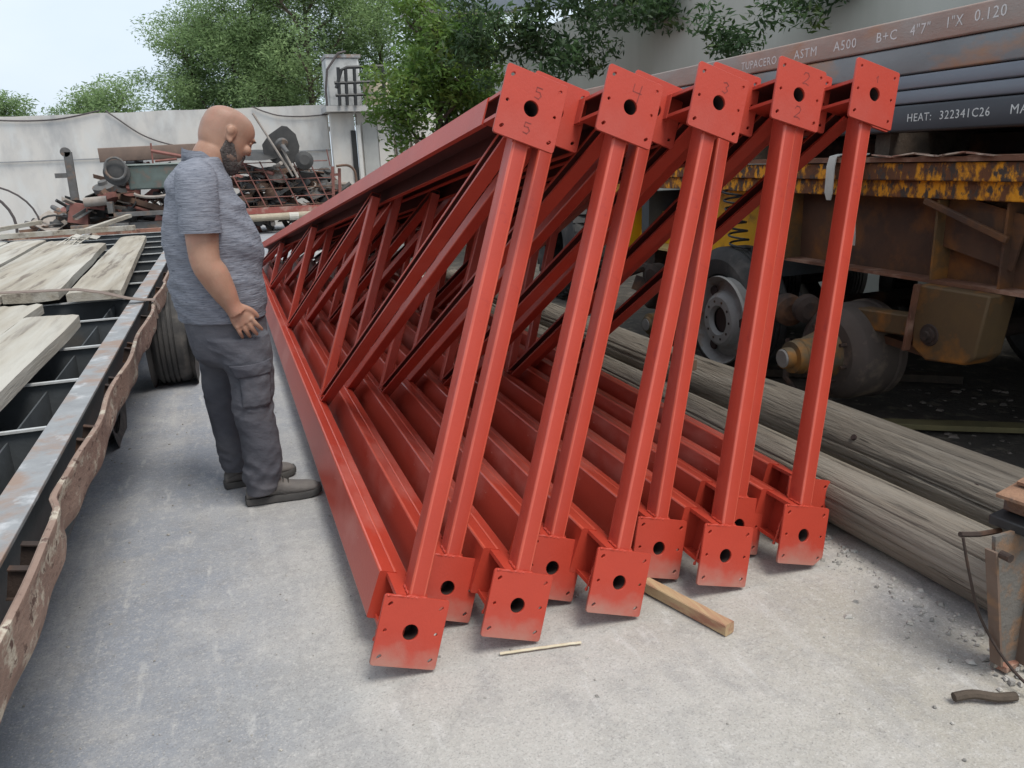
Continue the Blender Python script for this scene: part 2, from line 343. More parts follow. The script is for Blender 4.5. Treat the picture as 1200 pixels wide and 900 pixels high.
# loose dark soil under the raised trailer on the right
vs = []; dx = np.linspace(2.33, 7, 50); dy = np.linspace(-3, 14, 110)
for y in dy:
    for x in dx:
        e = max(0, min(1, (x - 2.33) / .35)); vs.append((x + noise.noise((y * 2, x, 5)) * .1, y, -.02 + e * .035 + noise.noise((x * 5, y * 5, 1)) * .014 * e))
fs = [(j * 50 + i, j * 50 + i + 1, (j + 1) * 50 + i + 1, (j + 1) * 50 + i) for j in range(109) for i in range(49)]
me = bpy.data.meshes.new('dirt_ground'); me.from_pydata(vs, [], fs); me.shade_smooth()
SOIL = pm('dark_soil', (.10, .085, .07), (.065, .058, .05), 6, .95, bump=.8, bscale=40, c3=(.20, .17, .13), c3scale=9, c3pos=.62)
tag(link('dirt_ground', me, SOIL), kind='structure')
# ground below the flatbed on the left, trailer shade put into its dark colour
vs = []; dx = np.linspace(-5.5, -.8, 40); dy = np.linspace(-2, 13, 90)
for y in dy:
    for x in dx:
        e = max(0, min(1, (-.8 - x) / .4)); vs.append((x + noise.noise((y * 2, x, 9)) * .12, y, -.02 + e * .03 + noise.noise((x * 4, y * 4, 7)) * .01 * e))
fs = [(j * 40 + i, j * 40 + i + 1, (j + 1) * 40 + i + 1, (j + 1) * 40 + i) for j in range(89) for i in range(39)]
me = bpy.data.meshes.new('shaded_ground'); me.from_pydata(vs, [], fs); me.shade_smooth()
tag(link('shaded_ground', me, pm('shaded_soil', (.10, .11, .11), (.07, .075, .078), 3, .9, bump=.6, bscale=30, c3=(.09, .09, .085), c3scale=3, c3pos=.6)), kind='structure')

def stones(name, n, fn, s0, s1, mat, seed):
    r = np.random.default_rng(seed); mb = MB()
    base = [(-1, -1, -.3), (1, -.8, -.3), (.9, 1, -.3), (-.8, .9, -.3), (-.6, -.5, .7), (.6, -.6, .6), (.5, .5, .8), (-.5, .6, .6)]
    F_ = [(3, 2, 1, 0), (4, 5, 6, 7), (0, 1, 5, 4), (1, 2, 6, 5), (2, 3, 7, 6), (3, 0, 4, 7)]
    for _ in range(n):
        x, y, z = fn(r); s_ = s0 + (s1 - s0) * r.random() ** 3; a = r.random() * 6.28; c, q = math.cos(a), math.sin(a); k = .5 + r.random()
        mb.add([(x + (bx * c * k - by * q) * s_ * r.uniform(.8, 1.2), y + (bx * q * k + by * c) * s_ * r.uniform(.8, 1.2), z + (bz + .3) * s_ * .8) for bx, by, bz in base], F_)
    o = mb.build(name, mat, smooth=0); return tag(o, kind='stuff')
GRAV = pm('gravel', (.40, .38, .34), (.25, .24, .23), 25, .9, island=.35)
tag(stones('gravel', 1500, lambda r: (r.uniform(-.9, 3.2), r.uniform(.9, 6), -.003), .0012, .0062, GRAV, 3), 'small loose stones and grit scattered over the dusty concrete yard', 'gravel')
def nearlog(r):
    y = r.uniform(.8, 4.2); return (2.13 - abs(r.normal(0, .11)), y, -.003)
tag(stones('grit', 1300, nearlog, .0015, .011, GRAV, 5), 'loose grit and crumbs gathered along the foot of the front log', 'grit')
tag(stones('rubble', 1100, lambda r: (r.uniform(2.75, 4.4), r.uniform(1.2, 5.5), .008), .004, .022, pm('rubble_stone', (.22, .19, .16), (.12, .10, .09), 14, .95, island=.4), 8), 'dark rubble and soil crumbs behind the logs under the trailer', 'rubble')

# ------------------------------------------------------------------ trusses
PW, PH, PT = .206, .214, .010
outline = rrect(PW, PH, .008, 3)
holes = [circ(0, 0, .0255, 24)]
for sx in (-1, 1):
    for k, sz in enumerate((1, 0, -1)):
        holes.append(slot(sx * .081, sz * .080, .0055, .0035 if sz else .001, R(45)))
plate_me = flat_mesh('end_plate', outline, holes, PT / 2); foot_me = plate_me.copy(); foot_me.materials.append(REDF)
clip = [(a, b) for a, b in outline if not (a > .07 and b < -.08)]
# the corner cut off one foot plate
def clipped():
    o = []
    for a, b in outline:
        if a > .09 and b < -.09:
            if not o or o[-1] != 'c': o += [(.068, -PH / 2), (.103, -.078), 'c']
        else: o.append((a, b))
    return [q for q in o if q != 'c']
pts = rrect(PW, PH, .008, 3)
pts = [q for q in pts if not (q[0] > .09 and q[1] < -.09)] + [(.066, -PH / 2), (.103, -.075)]
pts.sort(key=lambda q: math.atan2(q[1], q[0]))
plate_clip = flat_mesh('clipped_end_plate', pts, holes, PT / 2)

def seam_box(w_, h_, seam=True, r=.007):
    """box of two channels: a fine groove where they meet along the top and bottom"""
    p = rrect(w_, h_, r, 2)
    if not seam: return p
    top = [(.009, h_ / 2 - .0035), (.006, h_ / 2 + .0015), (.001, h_ / 2 + .0015), (-.001, h_ / 2)]
    p = [(a, b_ - .0035) if (b_ > 0 and a > 0) else (a, b_) for a, b_ in p]
    return p[:3] + top + p[3:9] + [(-.002, -h_ / 2), (0, -h_ / 2 + .004), (.002, -h_ / 2)] + p[9:]
LEN = 9.6
def downc(w_, h_, t=.005, lip=.018):
    """lipped channel laid flat, open downwards"""
    a, y = w_ / 2, h_ / 2
    return [(-a, y - .004), (-a + .004, y), (a - .004, y), (a, y - .004), (a, -y), (a - lip, -y), (a - lip, -y + t), (a - t, -y + t), (a - t, y - t), (-a + t, y - t), (-a + t, -y + t), (-a + lip, -y + t), (-a + lip, -y), (-a, -y)]
def truss_meshes():
    D = {}
    h0 = PH / 2
    zc = h0 + (.107 - .0825)         # centre height of bottom chord
    xb = -.0425
    mb = MB(); mb.prism(seam_box(.097, .165), (xb, .17, zc), (xb, LEN, zc)); D['bottom_chord'] = (mb.mesh('bottom_chord'), REDS)
    mb = MB(); mb.prism(lipc(.060, .158, .006, .012), (xb + .006, .030, zc), (xb + .006, .17, zc)); D['chord_stub'] = (mb.mesh('chord_stub'), RED)
    # top chord, laid flat
    ty = lambda s: h0 + 1.63 - .142 * (s - .4)
    mb = MB(); mb.prism(downc(.165, .090), (-.012, .45, ty(.45) - .045), (-.012, LEN, ty(LEN) - .045)); D['top_chord'] = (mb.mesh('top_chord'), RED)
    mb = MB(); mb.prism(lipc(.158, .084, .006, .012), (-.012, .315, ty(.315) - .045), (-.012, .45, ty(.45) - .045)); D['top_stub'] = (mb.mesh('chord_stub'), RED)
    # end post
    mb = MB(); mb.beam((0, .062, h0 + .100), (0, .334, h0 + 1.53), .054, .074, up=(0, -1, 0), r=.008, seg=3); D['end_post'] = (mb.mesh('end_post'), RED)
    nodes = [2.3, 4.6, 7.0]
    V = []; W = []
    for i, s in enumerate(nodes):
        zt = ty(s + .08) - .085
        mb = MB(); mb.beam((0.0, s + .03, h0 + .105), (0.0, s + .10, zt), .05, .05, up=(0, -1, 0), r=.006); V.append(mb.mesh('web_post'))
    a = [.40, 2.40, 4.70, 7.1]; nb = nodes + [9.3]
    for i in range(4):
        p0 = (0, nb[i] - .02, h0 + .105); p1 = (0, a[i], ty(a[i]) - .086)
        m1 = MB(); m1.prism(lipc(.052, .060, .003, .011, 1), p0, p1, up=(0, 0, 1)); 
        m2 = MB(); m2.beam(p0, p1, .05, .058, r=.005); W.append((m1.mesh('diagonal_brace'), m2.mesh('diagonal_brace')))
    mb = MB(); mb.beam((0, LEN - .03, h0 + .10), (0, LEN - .03, ty(LEN) - .085), .05, .05, up=(0, -1, 0)); V.append(mb.mesh('web_post'))
    g = random.Random(4); wb = MB()
    def bead(p0, p1, r_=.0045):
        p0, p1 = Vector(p0), Vector(p1); n = max(4, int((p1 - p0).length / .006)); wb.tube([p0.lerp(p1, i / n) + Vector((g.uniform(-1, 1), g.uniform(-1, 1), g.uniform(-1, 1))) * .0012 for i in range(n + 1)], [r_ * g.uniform(.65, 1.25) for _ in range(n + 1)], 6)
    zt = h0 + .107
    for sx in (-.029, .029): bead((sx, .03, zt), (sx, .085, zt))
    bead((-.03, .022, zt - .002), (.03, .022, zt - .002)); bead((-.095, .018, zt - .004), (.0, .018, zt - .004)); bead((-.093, .022, zt - .01), (-.093, .03, h0 - .055))
    bead((-.03, .296, h0 + 1.497), (.03, .296, h0 + 1.497), .004)
    for s in nodes:
        for dy_ in (-.06, .0, .055): bead((-.028, s + dy_, zt), (.028, s + dy_, zt), .005)
        for sx in (-.027, .027): bead((sx, s - .06, zt), (sx, s + .055, zt), .004)
    D['welds'] = wb.mesh('weld_beads', 60)
    D['posts'] = V; D['diags'] = W
    return D
EDGE = pm('red_primer_edge_highlight', (.57, .10, .060), (.49, .072, .042), 9, .3, spec=.6)  # lighter, glossier red paints the highlight along rounded edges
INSIDE = pm('red_primer_inside_shade', (.13, .026, .020), (.09, .022, .018), 8, .7)  # dark maroon paints the shade inside the open channels
def tinted(me, mat, lim=.009, inside=None):
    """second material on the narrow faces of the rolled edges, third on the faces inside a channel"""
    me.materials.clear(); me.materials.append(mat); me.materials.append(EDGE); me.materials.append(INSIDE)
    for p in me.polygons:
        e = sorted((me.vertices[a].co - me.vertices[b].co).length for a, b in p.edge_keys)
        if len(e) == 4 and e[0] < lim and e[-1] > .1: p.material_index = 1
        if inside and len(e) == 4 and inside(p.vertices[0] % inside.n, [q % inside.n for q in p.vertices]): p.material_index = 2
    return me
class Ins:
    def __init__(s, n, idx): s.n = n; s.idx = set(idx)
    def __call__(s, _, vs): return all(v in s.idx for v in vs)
TM = truss_meshes()
tinted(TM['bottom_chord'][0], REDS); tinted(TM['end_post'][0], RED)
tinted(TM['chord_stub'][0], RED, .0035)
tinted(TM['top_stub'][0], RED, .0035, Ins(12, (6, 7, 8, 9, 10, 11)))
tinted(TM['top_chord'][0], RED, .006, Ins(14, (6, 7, 8, 9, 10, 11)))
for q in TM['posts']: tinted(q, RED)
for a, b in TM['diags']: tinted(a, RED, .0035, Ins(12, (0, 1, 2, 3, 4, 5))); tinted(b, RED)
sl = MB(); sl.lathe([(.0262, 0), (.0262, .07), (.0, .071)], (0, .0045, 0), (0, 1, 0), 24, cap=False); DARK_CUP = sl.mesh('hole_dark_cup')  # closed dark cup, added behind each plate hole to keep it black
def stroke(mb, pts, wd=.0032):
    """a pen stroke on the plate face (x,z), a hair proud of it"""
    for (a, b), (c, d) in zip(pts[:-1], pts[1:]):
        v = Vector((c - a, d - b)); 
        if v.length < 1e-6: continue
        v.normalize(); nrm = Vector((-v.y, v.x)) * wd / 2; e = v * wd * .3
        mb.add([(a - e.x + nrm.x, -.0056, b - e.y + nrm.y), (a - e.x - nrm.x, -.0056, b - e.y - nrm.y), (c + e.x - nrm.x, -.0056, d + e.y - nrm.y), (c + e.x + nrm.x, -.0056, d + e.y + nrm.y)], [(0, 1, 2, 3)])
GL = {'1': [[(-.2, .6), (.1, 1), (.1, 0)]],
      '2': [[(-.3, .75), (-.15, .98), (.15, 1), (.32, .78), (.2, .5), (-.3, 0), (.1, .06), (.35, -.04)]],
      '3': [[(-.28, .9), (.05, 1), (.3, .8), (.05, .55), (.3, .3), (.05, 0), (-.3, .1)]],
      '4': [[(-.35, 1), (-.38, .42), (.38, .42)], [(.3, 1.05), (.22, .42), (.15, -.35)]],
      '5': [[(.3, 1), (-.25, 1), (-.28, .6), (.1, .62), (.3, .35), (.1, .02), (-.3, .08)]]}
def numeral(ch, cx, cz, s_, rot=0):
    mb = MB(); c, q = math.cos(rot), math.sin(rot)
    for st in GL[ch]:
        stroke(mb, [(cx + ((x * c) - (z - .5) * q) * s_, cz + ((x * q) + (z - .5) * c) * s_) for x, z in st])
    return mb
def truss(x, y, th, ph, label, marks=(), scraped=False, clipc=False, odd=True):
    r = empty('roof_truss', (x - PH / 2 * math.sin(th), y, .004 + (PW / 2) * abs(math.sin(th))), (0, th, -ph))
    tag(r, label, 'truss', 'red primed steel trusses leaning in a row')
    h0 = PH / 2
    bp = link('end_plate', plate_clip if clipc else foot_me, REDF, r, (0, 0, h0)); bp.rotation_euler = (-.2, 0, 0)
    tp = link('end_plate', plate_me, RED, r, (0, .298, h0 + 1.605)); tp.rotation_euler = (-.18, 0, 0)
    link('hole_dark_cup', DARK_CUP, HOLE, bp); link('hole_dark_cup', DARK_CUP, HOLE, tp)
    for ch, cx, cz, s_ in marks:
        numeral(ch, cx, cz, s_).build('numeral', SOAP, tp, smooth=0)
    bc = link('bottom_chord', TM['bottom_chord'][0], None, r)
    link('chord_stub', TM['chord_stub'][0], None, bc)
    t = link('top_chord', TM['top_chord'][0], None, r); link('chord_stub', TM['top_stub'][0], None, t)
    for q in ('bottom_chord', 'chord_stub', 'top_chord', 'top_stub', 'end_post'):
        if len(TM[q][0].materials) == 0: TM[q][0].materials.append(TM[q][1])
    link('end_post', TM['end_post'][0], RED, r)
    tag(link('weld_beads', TM['welds'], RED, r), kind='stuff')
    for q in TM['posts']: link('web_post', q, RED, r)
    for q in TM['diags']: link('diagonal_brace', q[0] if odd else q[1], RED, r)
    return r
# each row: x, y, lean, heading, label
TR_ = [(.372, 2.079, .353, .000, 'outermost left red truss with 5 marked twice on its top plate', (('5', .012, .052, .034), ('5', .0, -.062, .034)), 1),
       (.544, 2.283, .353, .000, 'half hidden red truss set back just right of the outermost one', (), 0),
       (.721, 2.091, .352, -.002, 'red truss with a large 4 marked above its top plate hole', (('4', .012, .055, .042),), 1),
       (.914, 2.266, .350, -.002, 'set back red truss whose foot plate shows just left of the pine batten', (), 0),
       (1.080, 2.090, .333, .000, 'red truss marked 3, with the pine batten running under its foot plate', (('3', .012, .055, .036),), 1),
       (1.322, 2.250, .285, .000, 'set back red truss whose foot plate shows just above the pine batten', (), 0),
       (1.506, 2.109, .275, .002, 'red truss with 2 marked both above and below its top hole', (('2', .018, .062, .040), ('2', .004, -.060, .040)), 1),
       (1.690, 2.290, .275, .002, 'set back red truss left of the rightmost front one, foot plate mostly hidden', (), 0),
       (1.852, 2.125, .277, .000, 'rightmost front red truss with one corner cut off its foot plate', (('1', .0, .055, .024),), 1),
       (2.035, 2.330, .280, .000, 'last red truss against the front log, only slivers of plates showing', (), 0)]
for i, (x, y, th, ph, lb, mk, od) in enumerate(TR_):
    truss(x, y, th, ph, lb, mk, clipc=(i == 8), odd=bool(od))
# ------------------------------------------------------------------ walls and buildings behind
def rough_wall(name, p0, p1, z0, z1, th, mat, nx_=60, nz_=14, amp=.012):
    p0, p1 = Vector(p0), Vector(p1); d = (p1 - p0); n = Vector((d.y, -d.x)).normalized(); vs = []; fs = []
    for side, s in ((0, 1), (1, -1)):
        for j in range(nz_ + 1):
            for i in range(nx_ + 1):
                q = p0 + d * (i / nx_); z = z0 + (z1 - z0) * j / nz_
                if j == nz_: z += noise.noise((i * .35, 0, 0)) * .03
                off = th / 2 * s + (noise.noise((q.x * 1.3, q.y * 1.3, z * 1.3)) * amp if s > 0 else 0)
                vs.append((q.x + n.x * off, q.y + n.y * off, z))
    N = (nx_ + 1) * (nz_ + 1)
    for side in (0, 1):
        for j in range(nz_):
            for i in range(nx_):
                a = side * N + j * (nx_ + 1) + i; f = (a, a + 1, a + nx_ + 2, a + nx_ + 1); fs.append(f if side == 0 else f[::-1])
    for i in range(nx_):
        a = nz_ * (nx_ + 1) + i; fs.append((a, a + 1, N + a + 1, N + a))
    for j in range(nz_):
        for i in (0, nx_):
            a = j * (nx_ + 1) + i; f = (a, a + nx_ + 1, N + a + nx_ + 1, N + a); fs.append(f if i == 0 else f[::-1])
    me = bpy.data.meshes.new(name); me.from_pydata(vs, [], fs); me.shade_smooth(); me.set_sharp_from_angle(angle=R(40))
    return link(name, me, mat)
yw = rough_wall('yard_wall', (-16, 29.4), (3.0, 22.9), -.1, 3.1, .2, WALLM)
tag(yw, 'long whitewashed block wall with dark stains closing the back of the yard', 'wall')
mb = MB(); mb.beam((-16, 29.25, 1.93), (3.0, 22.75, 1.93), .03, .03); mb.build('bed_joint', pm('joint_grey', (.3, .3, .3)), yw)
mb = MB()
gw = rough_wall('tall_rendered_wall', (5.95, 17.0), (5.95, -6), -.1, 3.75, .25, WALLS, 80, 16, .02)
tag(gw, 'tall grey rendered wall streaked with grime behind the loaded steel tubes', 'wall')
# building to the right of the wall: pier, slab, tank, railing, sheet gate
b = empty('gate_building', (3.0, 22.3, 0)); tag(b, 'low whitewashed gatehouse wall with an open dark door slot below the slab', 'building')
mb = MB(); mb.box((.30, .1, 1.42), (.62, .3, 2.84)); mb.build('pier', WALLM, b)
mb = MB(); mb.box((2.2, .16, 1.42), (3.0, .22, 2.84)); mb.build('wall', WALLM, b)
mb = MB(); mb.box((1.1, .25, 2.93), (2.5, 1.5, .14)); mb.build('roof_slab', pm('slab_grey', (.44, .43, .41), (.34, .33, .32), 4, .9), b)
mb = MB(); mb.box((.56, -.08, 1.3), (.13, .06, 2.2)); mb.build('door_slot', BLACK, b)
mb = MB(); mb.box((.69, -.12, 1.35), (.10, .10, 2.35)); mb.build('door_jamb', pm('jamb_white', (.62, .61, .58)), b)
for k in range(3):
    mb = MB(); mb.box((1.02 + .42 * k, .02, 1.35), (.40, .04, 2.5)); mb.build('sheet_panel', WALLM if k % 2 else pm('sheet_grey', (.42, .42, .40), (.36, .36, .35), 3, .8), b)
wt = empty('water_tank', (3.42, 22.55, 3.0)); tag(wt, 'boxy white water tank standing on the gatehouse slab', 'water tank')
mb = MB(); mb.box((0, 0, .60), (.86, .8, 1.2)); o = mb.build('tank_body', pm('tank_white', (.52, .52, .50), (.42, .42, .41), 3, .8, c3=(.3, .3, .29), c3scale=3), wt); bevelled(o, .04)
mb = MB(); mb.box((.02, 0, 1.24), (.92, .86, .08)); mb.build('lid', WORNG, wt)
mb = MB(); mb.tube([(-.5, -.45, -.1), (-.5, -.48, .4), (-.42, -.5, .9), (-.1, -.5, 1.3), (.1, -.4, 1.35)], .03, 6); mb.build('hose', CABLE, wt)
rl = empty('roof_railing', (3.1, 21.75, 3.0)); tag(rl, 'dark tube railing bent round the edge of the gatehouse slab', 'railing')
for z in (.25, .55, .92):
    a = .22 if z > .9 else .08
    mb = MB(); mb.tube([(a * .2, 0, max(0, z - .5) if z > .9 else z), (a, 0, z - .06 if z > .9 else z), (a + .14, 0, z), (1.35, 0, z + .03)], .045, 6); mb.build('rail', BLACK, rl)
for x in (.14, .33, .55, 1.3):
    mb = MB(); mb.tube([(x - .04, 0, 0), (x, 0, .92)], .045, 6); mb.build('baluster', BLACK, rl)
tk = empty('round_tank', (4.35, 22.6, 3.0)); tag(tk, 'beige round drum beside the boxy tank behind the bright tree', 'drum')
mb = MB(); mb.lathe([(.25, 0), (.36, .03), (.37, .5), (.34, .62), (.1, .68)], (0, 0, 0), (0, 0, 1), 20); mb.build('drum_body', PIPE, tk)
# lean-to with steel beam at the top of the picture
ln = empty('lean_to_roof', (5.1, 14.2, .12)); tag(ln, 'open lean-to roof on slim posts with a bluish steel fascia', 'shed')
mb = MB(); mb.box((.1, 0, 4.02), (2.6, .12, .26), (0, R(-3), 0)); mb.build('fascia', BLUES, ln)
for k in range(6):
    mb = MB(); mb.box((-.95 + .42 * k, 1.6, 4.22 + .02 * k), (.40, 3.2, .03), (R(3), R(-3), 0)); mb.build('roof_sheet', WORNG, ln)
for x in (-1.05, -.86, 1.15):
    mb = MB(); mb.tube([(x, 0, 0), (x, 0, 3.95)], .035, 8); mb.build('post', PALE if x < -1 else WORNG, ln)
pf = empty('stick_fence', (3.05, 13.9, 0)); tag(pf, 'leaning fence of bare upright sticks beneath the bright tree', 'fence')
for k in range(17):
    mb = MB(); x = .085 * k - .05; l_ = 2.02 + random.uniform(-.15, .1)
    mb.tube([(x, 0, 0), (x + random.uniform(-.02, .02), .02, l_ / 2), (x - .05 - .05 * random.random(), .03, l_)], .024, 6); mb.build('slat', pm('bare_stick', (.40, .34, .27), (.28, .23, .18), 8, .9, island=.2), pf)
for z in (.6, 1.5):
    mb = MB(); mb.tube([(-.1, .04, z), (1.4, .04, z + .03)], .022, 6); mb.build('rail', pm('bare_stick'), pf) if 0 else mb.build('rail', MATS['bare_stick'], pf)
# cables
def cable(pts, r_, label, mat=CABLE, n=6, sub=6, name='cable', cat='cable'):
    P = []; pts = [Vector(p) for p in pts]
    for i in range(len(pts) - 1):
        a, b_, c, d = pts[max(0, i - 1)], pts[i], pts[i + 1], pts[min(len(pts) - 1, i + 2)]
        for k in range(sub):
            t = k / sub; P.append(.5 * ((2 * b_) + (c - a) * t + (2 * a - 5 * b_ + 4 * c - d) * t * t + (3 * b_ - a - 3 * c + d) * t ** 3))
    P.append(pts[-1]); mb = MB(); mb.tube(P, r_, n); return tag(mb.build(name, mat), label, cat)
def wy(x): return 22.9 + (3.0 - x) * .342 - .16
cable([(x, wy(x), z) for x, z in ((-6.5, 3.16), (-5.2, 3.0), (-3.9, 2.98), (-2.75, 3.16))], .022, 'slack dark cable strung along the top left of the whitewashed wall')
cable([(x, wy(x), z) for x, z in ((-2.6, 3.15), (-2.35, 2.95), (-1.8, 2.52), (-1.2, 2.26), (-.6, 2.16), (.2, 2.25))], .020, 'brown cable drooping down the wall left of the standing man')
cable([(x, wy(x), z) for x, z in ((1.1, 3.12), (1.4, 2.98), (1.8, 2.86), (2.4, 2.82), (3.0, 2.85))], .018, 'thin cable sagging between the wall top and the white tank')

# ------------------------------------------------------------------ logs, planks
def log(y0, y1, x0, x1, r0, r1, z0, z1, label, seed, knots=()):
    N = 168; L = 130; vs = []; sp = random.Random(seed)
    cracks = [(sp.uniform(0, 6.28), sp.uniform(-.08, .08), sp.uniform(.004, .012)) for _ in range(22)]
    for j in range(L + 1):
        t = j / L; y = y0 + (y1 - y0) * t; cx = x0 + (x1 - x0) * t; r_ = r0 + (r1 - r0) * t; cz = z0 + (z1 - z0) * t
        cx += noise.noise((y * .6, seed, 0)) * .02
        for k in range(N):
            a = 2 * math.pi * k / N; q = r_ * (1 + .05 * noise.noise((y * .8, a * .6 if a < 3.14 else (6.28 - a) * .6, seed)))
            for ca, ct, dep in cracks:
                da = (a - ca - ct * (y - 3) - .12 * noise.noise((y * .9, ca, 3)) + math.pi) % (2 * math.pi) - math.pi
                on = max(0, noise.noise((y * .5, ca * 3, seed)) + .35)
                q -= dep * min(1, on * 2) * math.exp(-(da / .028) ** 2)
            for ky, ka in knots:
                dd = ((y - ky) / .022) ** 2 + ((a - ka) * r_ / .02) ** 2; q -= .02 * math.exp(-dd)
            vs.append((cx + q * math.cos(a), y, cz + q * math.sin(a)))
    fs = [(j * N + k, j * N + (k + 1) % N, (j + 1) * N + (k + 1) % N, (j + 1) * N + k) for j in range(L) for k in range(N)]
    fs += [tuple(range(N))[::-1], tuple(range(L * N, (L + 1) * N))]
    me = bpy.data.meshes.new('log'); me.from_pydata(vs, [], fs)
    bm = bmesh.new(); bm.from_mesh(me); bmesh.ops.recalc_face_normals(bm, faces=bm.faces); bm.to_mesh(me); bm.free()
    me.shade_smooth(); me.set_sharp_from_angle(angle=R(50))
    o = link('log', me, LOGM); tag(o, label, 'log', 'weathered logs beside the trusses'); return o
lg = log(.75, 7.6, 2.265, 2.235, .130, .105, .128, .103, 'front weathered log with long cracks lying on the concrete beside the trusses', 3)
lg = log(.8, 8.6, 2.735, 2.36, .155, .115, .15, .22, 'rear weathered log with two dark bolt holes lying behind the front one', 11)
for y, z in ((2.62, .245), (2.02, .235)):
    mb = MB(); x = 2.735 - .375 * (y - .8) / 7.8; mb.lathe([(.014, 0), (.013, .012)], (x - .115, y, z), (-.8, 0, .6), 14)
    mb.build('bolt_hole', HOLE, lg)
def batten(p0, p1, w_, h_, mat, label, name='batten', cat='batten', group=None):
    mb = MB(); p0, p1 = Vector(p0), Vector(p1); n = 14; x, u = perp(p1 - p0); pr = rrect(w_, h_, .003, 1); vs = []
    for i in range(n + 1):
        c = p0.lerp(p1, i / n) + x * noise.noise((i * .4, w_, 1)) * .004
        for a, b_ in pr: vs.append(c + x * (a + noise.noise((i, a * 9, b_ * 9)) * .002) + u * (b_ + noise.noise((i, a * 9, 4)) * .0015))
    m_ = len(pr); fs = [(i * m_ + k, i * m_ + (k + 1) % m_, (i + 1) * m_ + (k + 1) % m_, (i + 1) * m_ + k) for i in range(n) for k in range(m_)]
    fs += [tuple(range(m_))[::-1], tuple(range(n * m_, (n + 1) * m_))]; mb.add(vs, fs)
    return tag(mb.build(name, mat, smooth=30), label, cat, group)
batten((1.365, 1.87, .022), (1.13, 2.62, .022), .042, .042, LUMB, 'square pine batten lying on the concrete under the truss marked 3')
batten((.645, 2.055, .006), (.905, 2.012, .006), .010, .008, pm('pale_lath', (.62, .55, .42), (.5, .43, .3), 20, .8), 'thin pale lath lying in front of the truss marked 4', 'lath', 'lath')
batten((1.37, 1.22, .012), (1.93, 1.52, .012), .026, .024, BARK, 'placeholder', 'stick', 'stick') if 0 else None
cable([(1.745, 1.36, .014), (1.80, 1.345, .018), (1.85, 1.315, .014), (1.905, 1.30, .012)], .013, 'short dark bark-covered stick lying beside the rusty stand', BARK, 8, 4, 'stick', 'stick')
batten((3.05, 3.25, .05), (4.1, 2.55, .06), .10, .03, pm('greenish_board', (.20, .17, .08), (.14, .12, .06), 8, .9), 'old greenish board half buried in rubble behind the logs', 'board', 'board')
batten((2.43, 3.95, .345), (2.36, 3.72, .345), .10, .06, pm('wood_block', (.22, .15, .10), (.16, .11, .08), 9, .9), 'small brown wood block chocked on top of the rear log', 'wood_block', 'block')
batten((3.2, 4.4, .05), (4.3, 3.6, .05), .09, .05, BARK, 'dark fallen board in the shadow under the trailer', 'board', 'board')

# ------------------------------------------------------------------ stacked steel tubes
def tubebeam(z0, z1, x0, x1, y0, y1, mat, label, r_=.012):
    t = empty('steel_tube', ((x0 + x1) / 2, y0, z0)); tag(t, label, 'steel tube', 'steel tubes stacked on the trailer')
    a, b_ = x1 - x0, z1 - z0
    pr = rrect(a, b_, r_, 4); inn = rrect(a - .012, b_ - .012, r_ - .004, 4)
    mb = MB(); n = len(pr); L = y1 - y0; vs = []
    for y in (0, L):
        vs += [(p, y, q + b_ / 2) for p, q in pr] + [(p, y, q + b_ / 2) for p, q in inn]
    fs = []
    for k in range(n):
        k2 = (k + 1) % n
        fs += [(k, k2, 2 * n + k2, 2 * n + k), (n + k, n + k2, 3 * n + k2, 3 * n + k), (k, k2, n + k2, n + k), (2 * n + k, 2 * n + k2, 3 * n + k2, 3 * n + k)]
    mb.add(vs, fs); mb.build('tube_wall', mat, t); return t
T1 = tubebeam(1.958, 2.082, 3.20, 3.36, .6, 6.9, TUBE1, 'topmost rust-bloomed steel tube with white stencilled size marking')
T2 = tubebeam(1.824, 1.954, 3.205, 3.36, .5, 6.6, TUBE2, 'grey steel tube with an orange rust run, second from the top')
T3a = tubebeam(1.755, 1.820, 3.20, 3.36, .5, 6.6, TUBE3, 'bluish flat steel tube, upper of the thin pair in the stack', .009)
T3 = tubebeam(1.688, 1.752, 3.203, 3.36, .5, 6.7, TUBE3, 'bluish flat steel tube, lower of the thin pair in the stack', .009)
T4 = tubebeam(1.560, 1.684, 3.20, 3.36, .5, 6.8, TUBE4, 'lowest black steel tube with white stencilled heat number')
def stencil(t, txt, y_start, zb, size, sx=1.0, tilt=0):
    me = text_mesh('stencil_text', txt, size, .0004)
    me.transform(Matrix.Scale(sx, 4, Vector((1, 0, 0))))
    # text runs toward the camera end: +x of text -> -y of world, facing -x
    M = Matrix(((0, 0, -1, 0), (-1, 0, 0, 0), (0, 1, 0, 0), (0, 0, 0, 1)))
    me.transform(M); o = link('stencil_lettering', me, STEN, t)
    o.location = (-(.08) - .0012, y_start - t.location.y, zb); o.rotation_euler = (R(tilt), 0, 0); o['kind'] = 'stuff'; return o
stencil(T1, 'TUPACERO', 4.52, .030, .066, .95)
stencil(T1, 'ASTM', 4.02, .034, .068, 1.05)
stencil(T1, 'A500', 3.70, .036, .068, 1.05)
stencil(T1, 'B+C', 3.40, .038, .066, 1.05)
stencil(T1, '4"7"', 3.185, .040, .066, .95)
stencil(T1, '1"X', 2.985, .044, .066, .85)
stencil(T1, '0.120', 2.835, .048, .068, .95)
stencil(T4, '24ft', 3.36, .046, .050, .95)
stencil(T4, 'HEAT:', 3.155, .046, .052, .95)
stencil(T4, '322341C26', 2.965, .047, .054, .95)
stencil(T4, 'MADE IN', 2.605, .048, .056, 1.0)

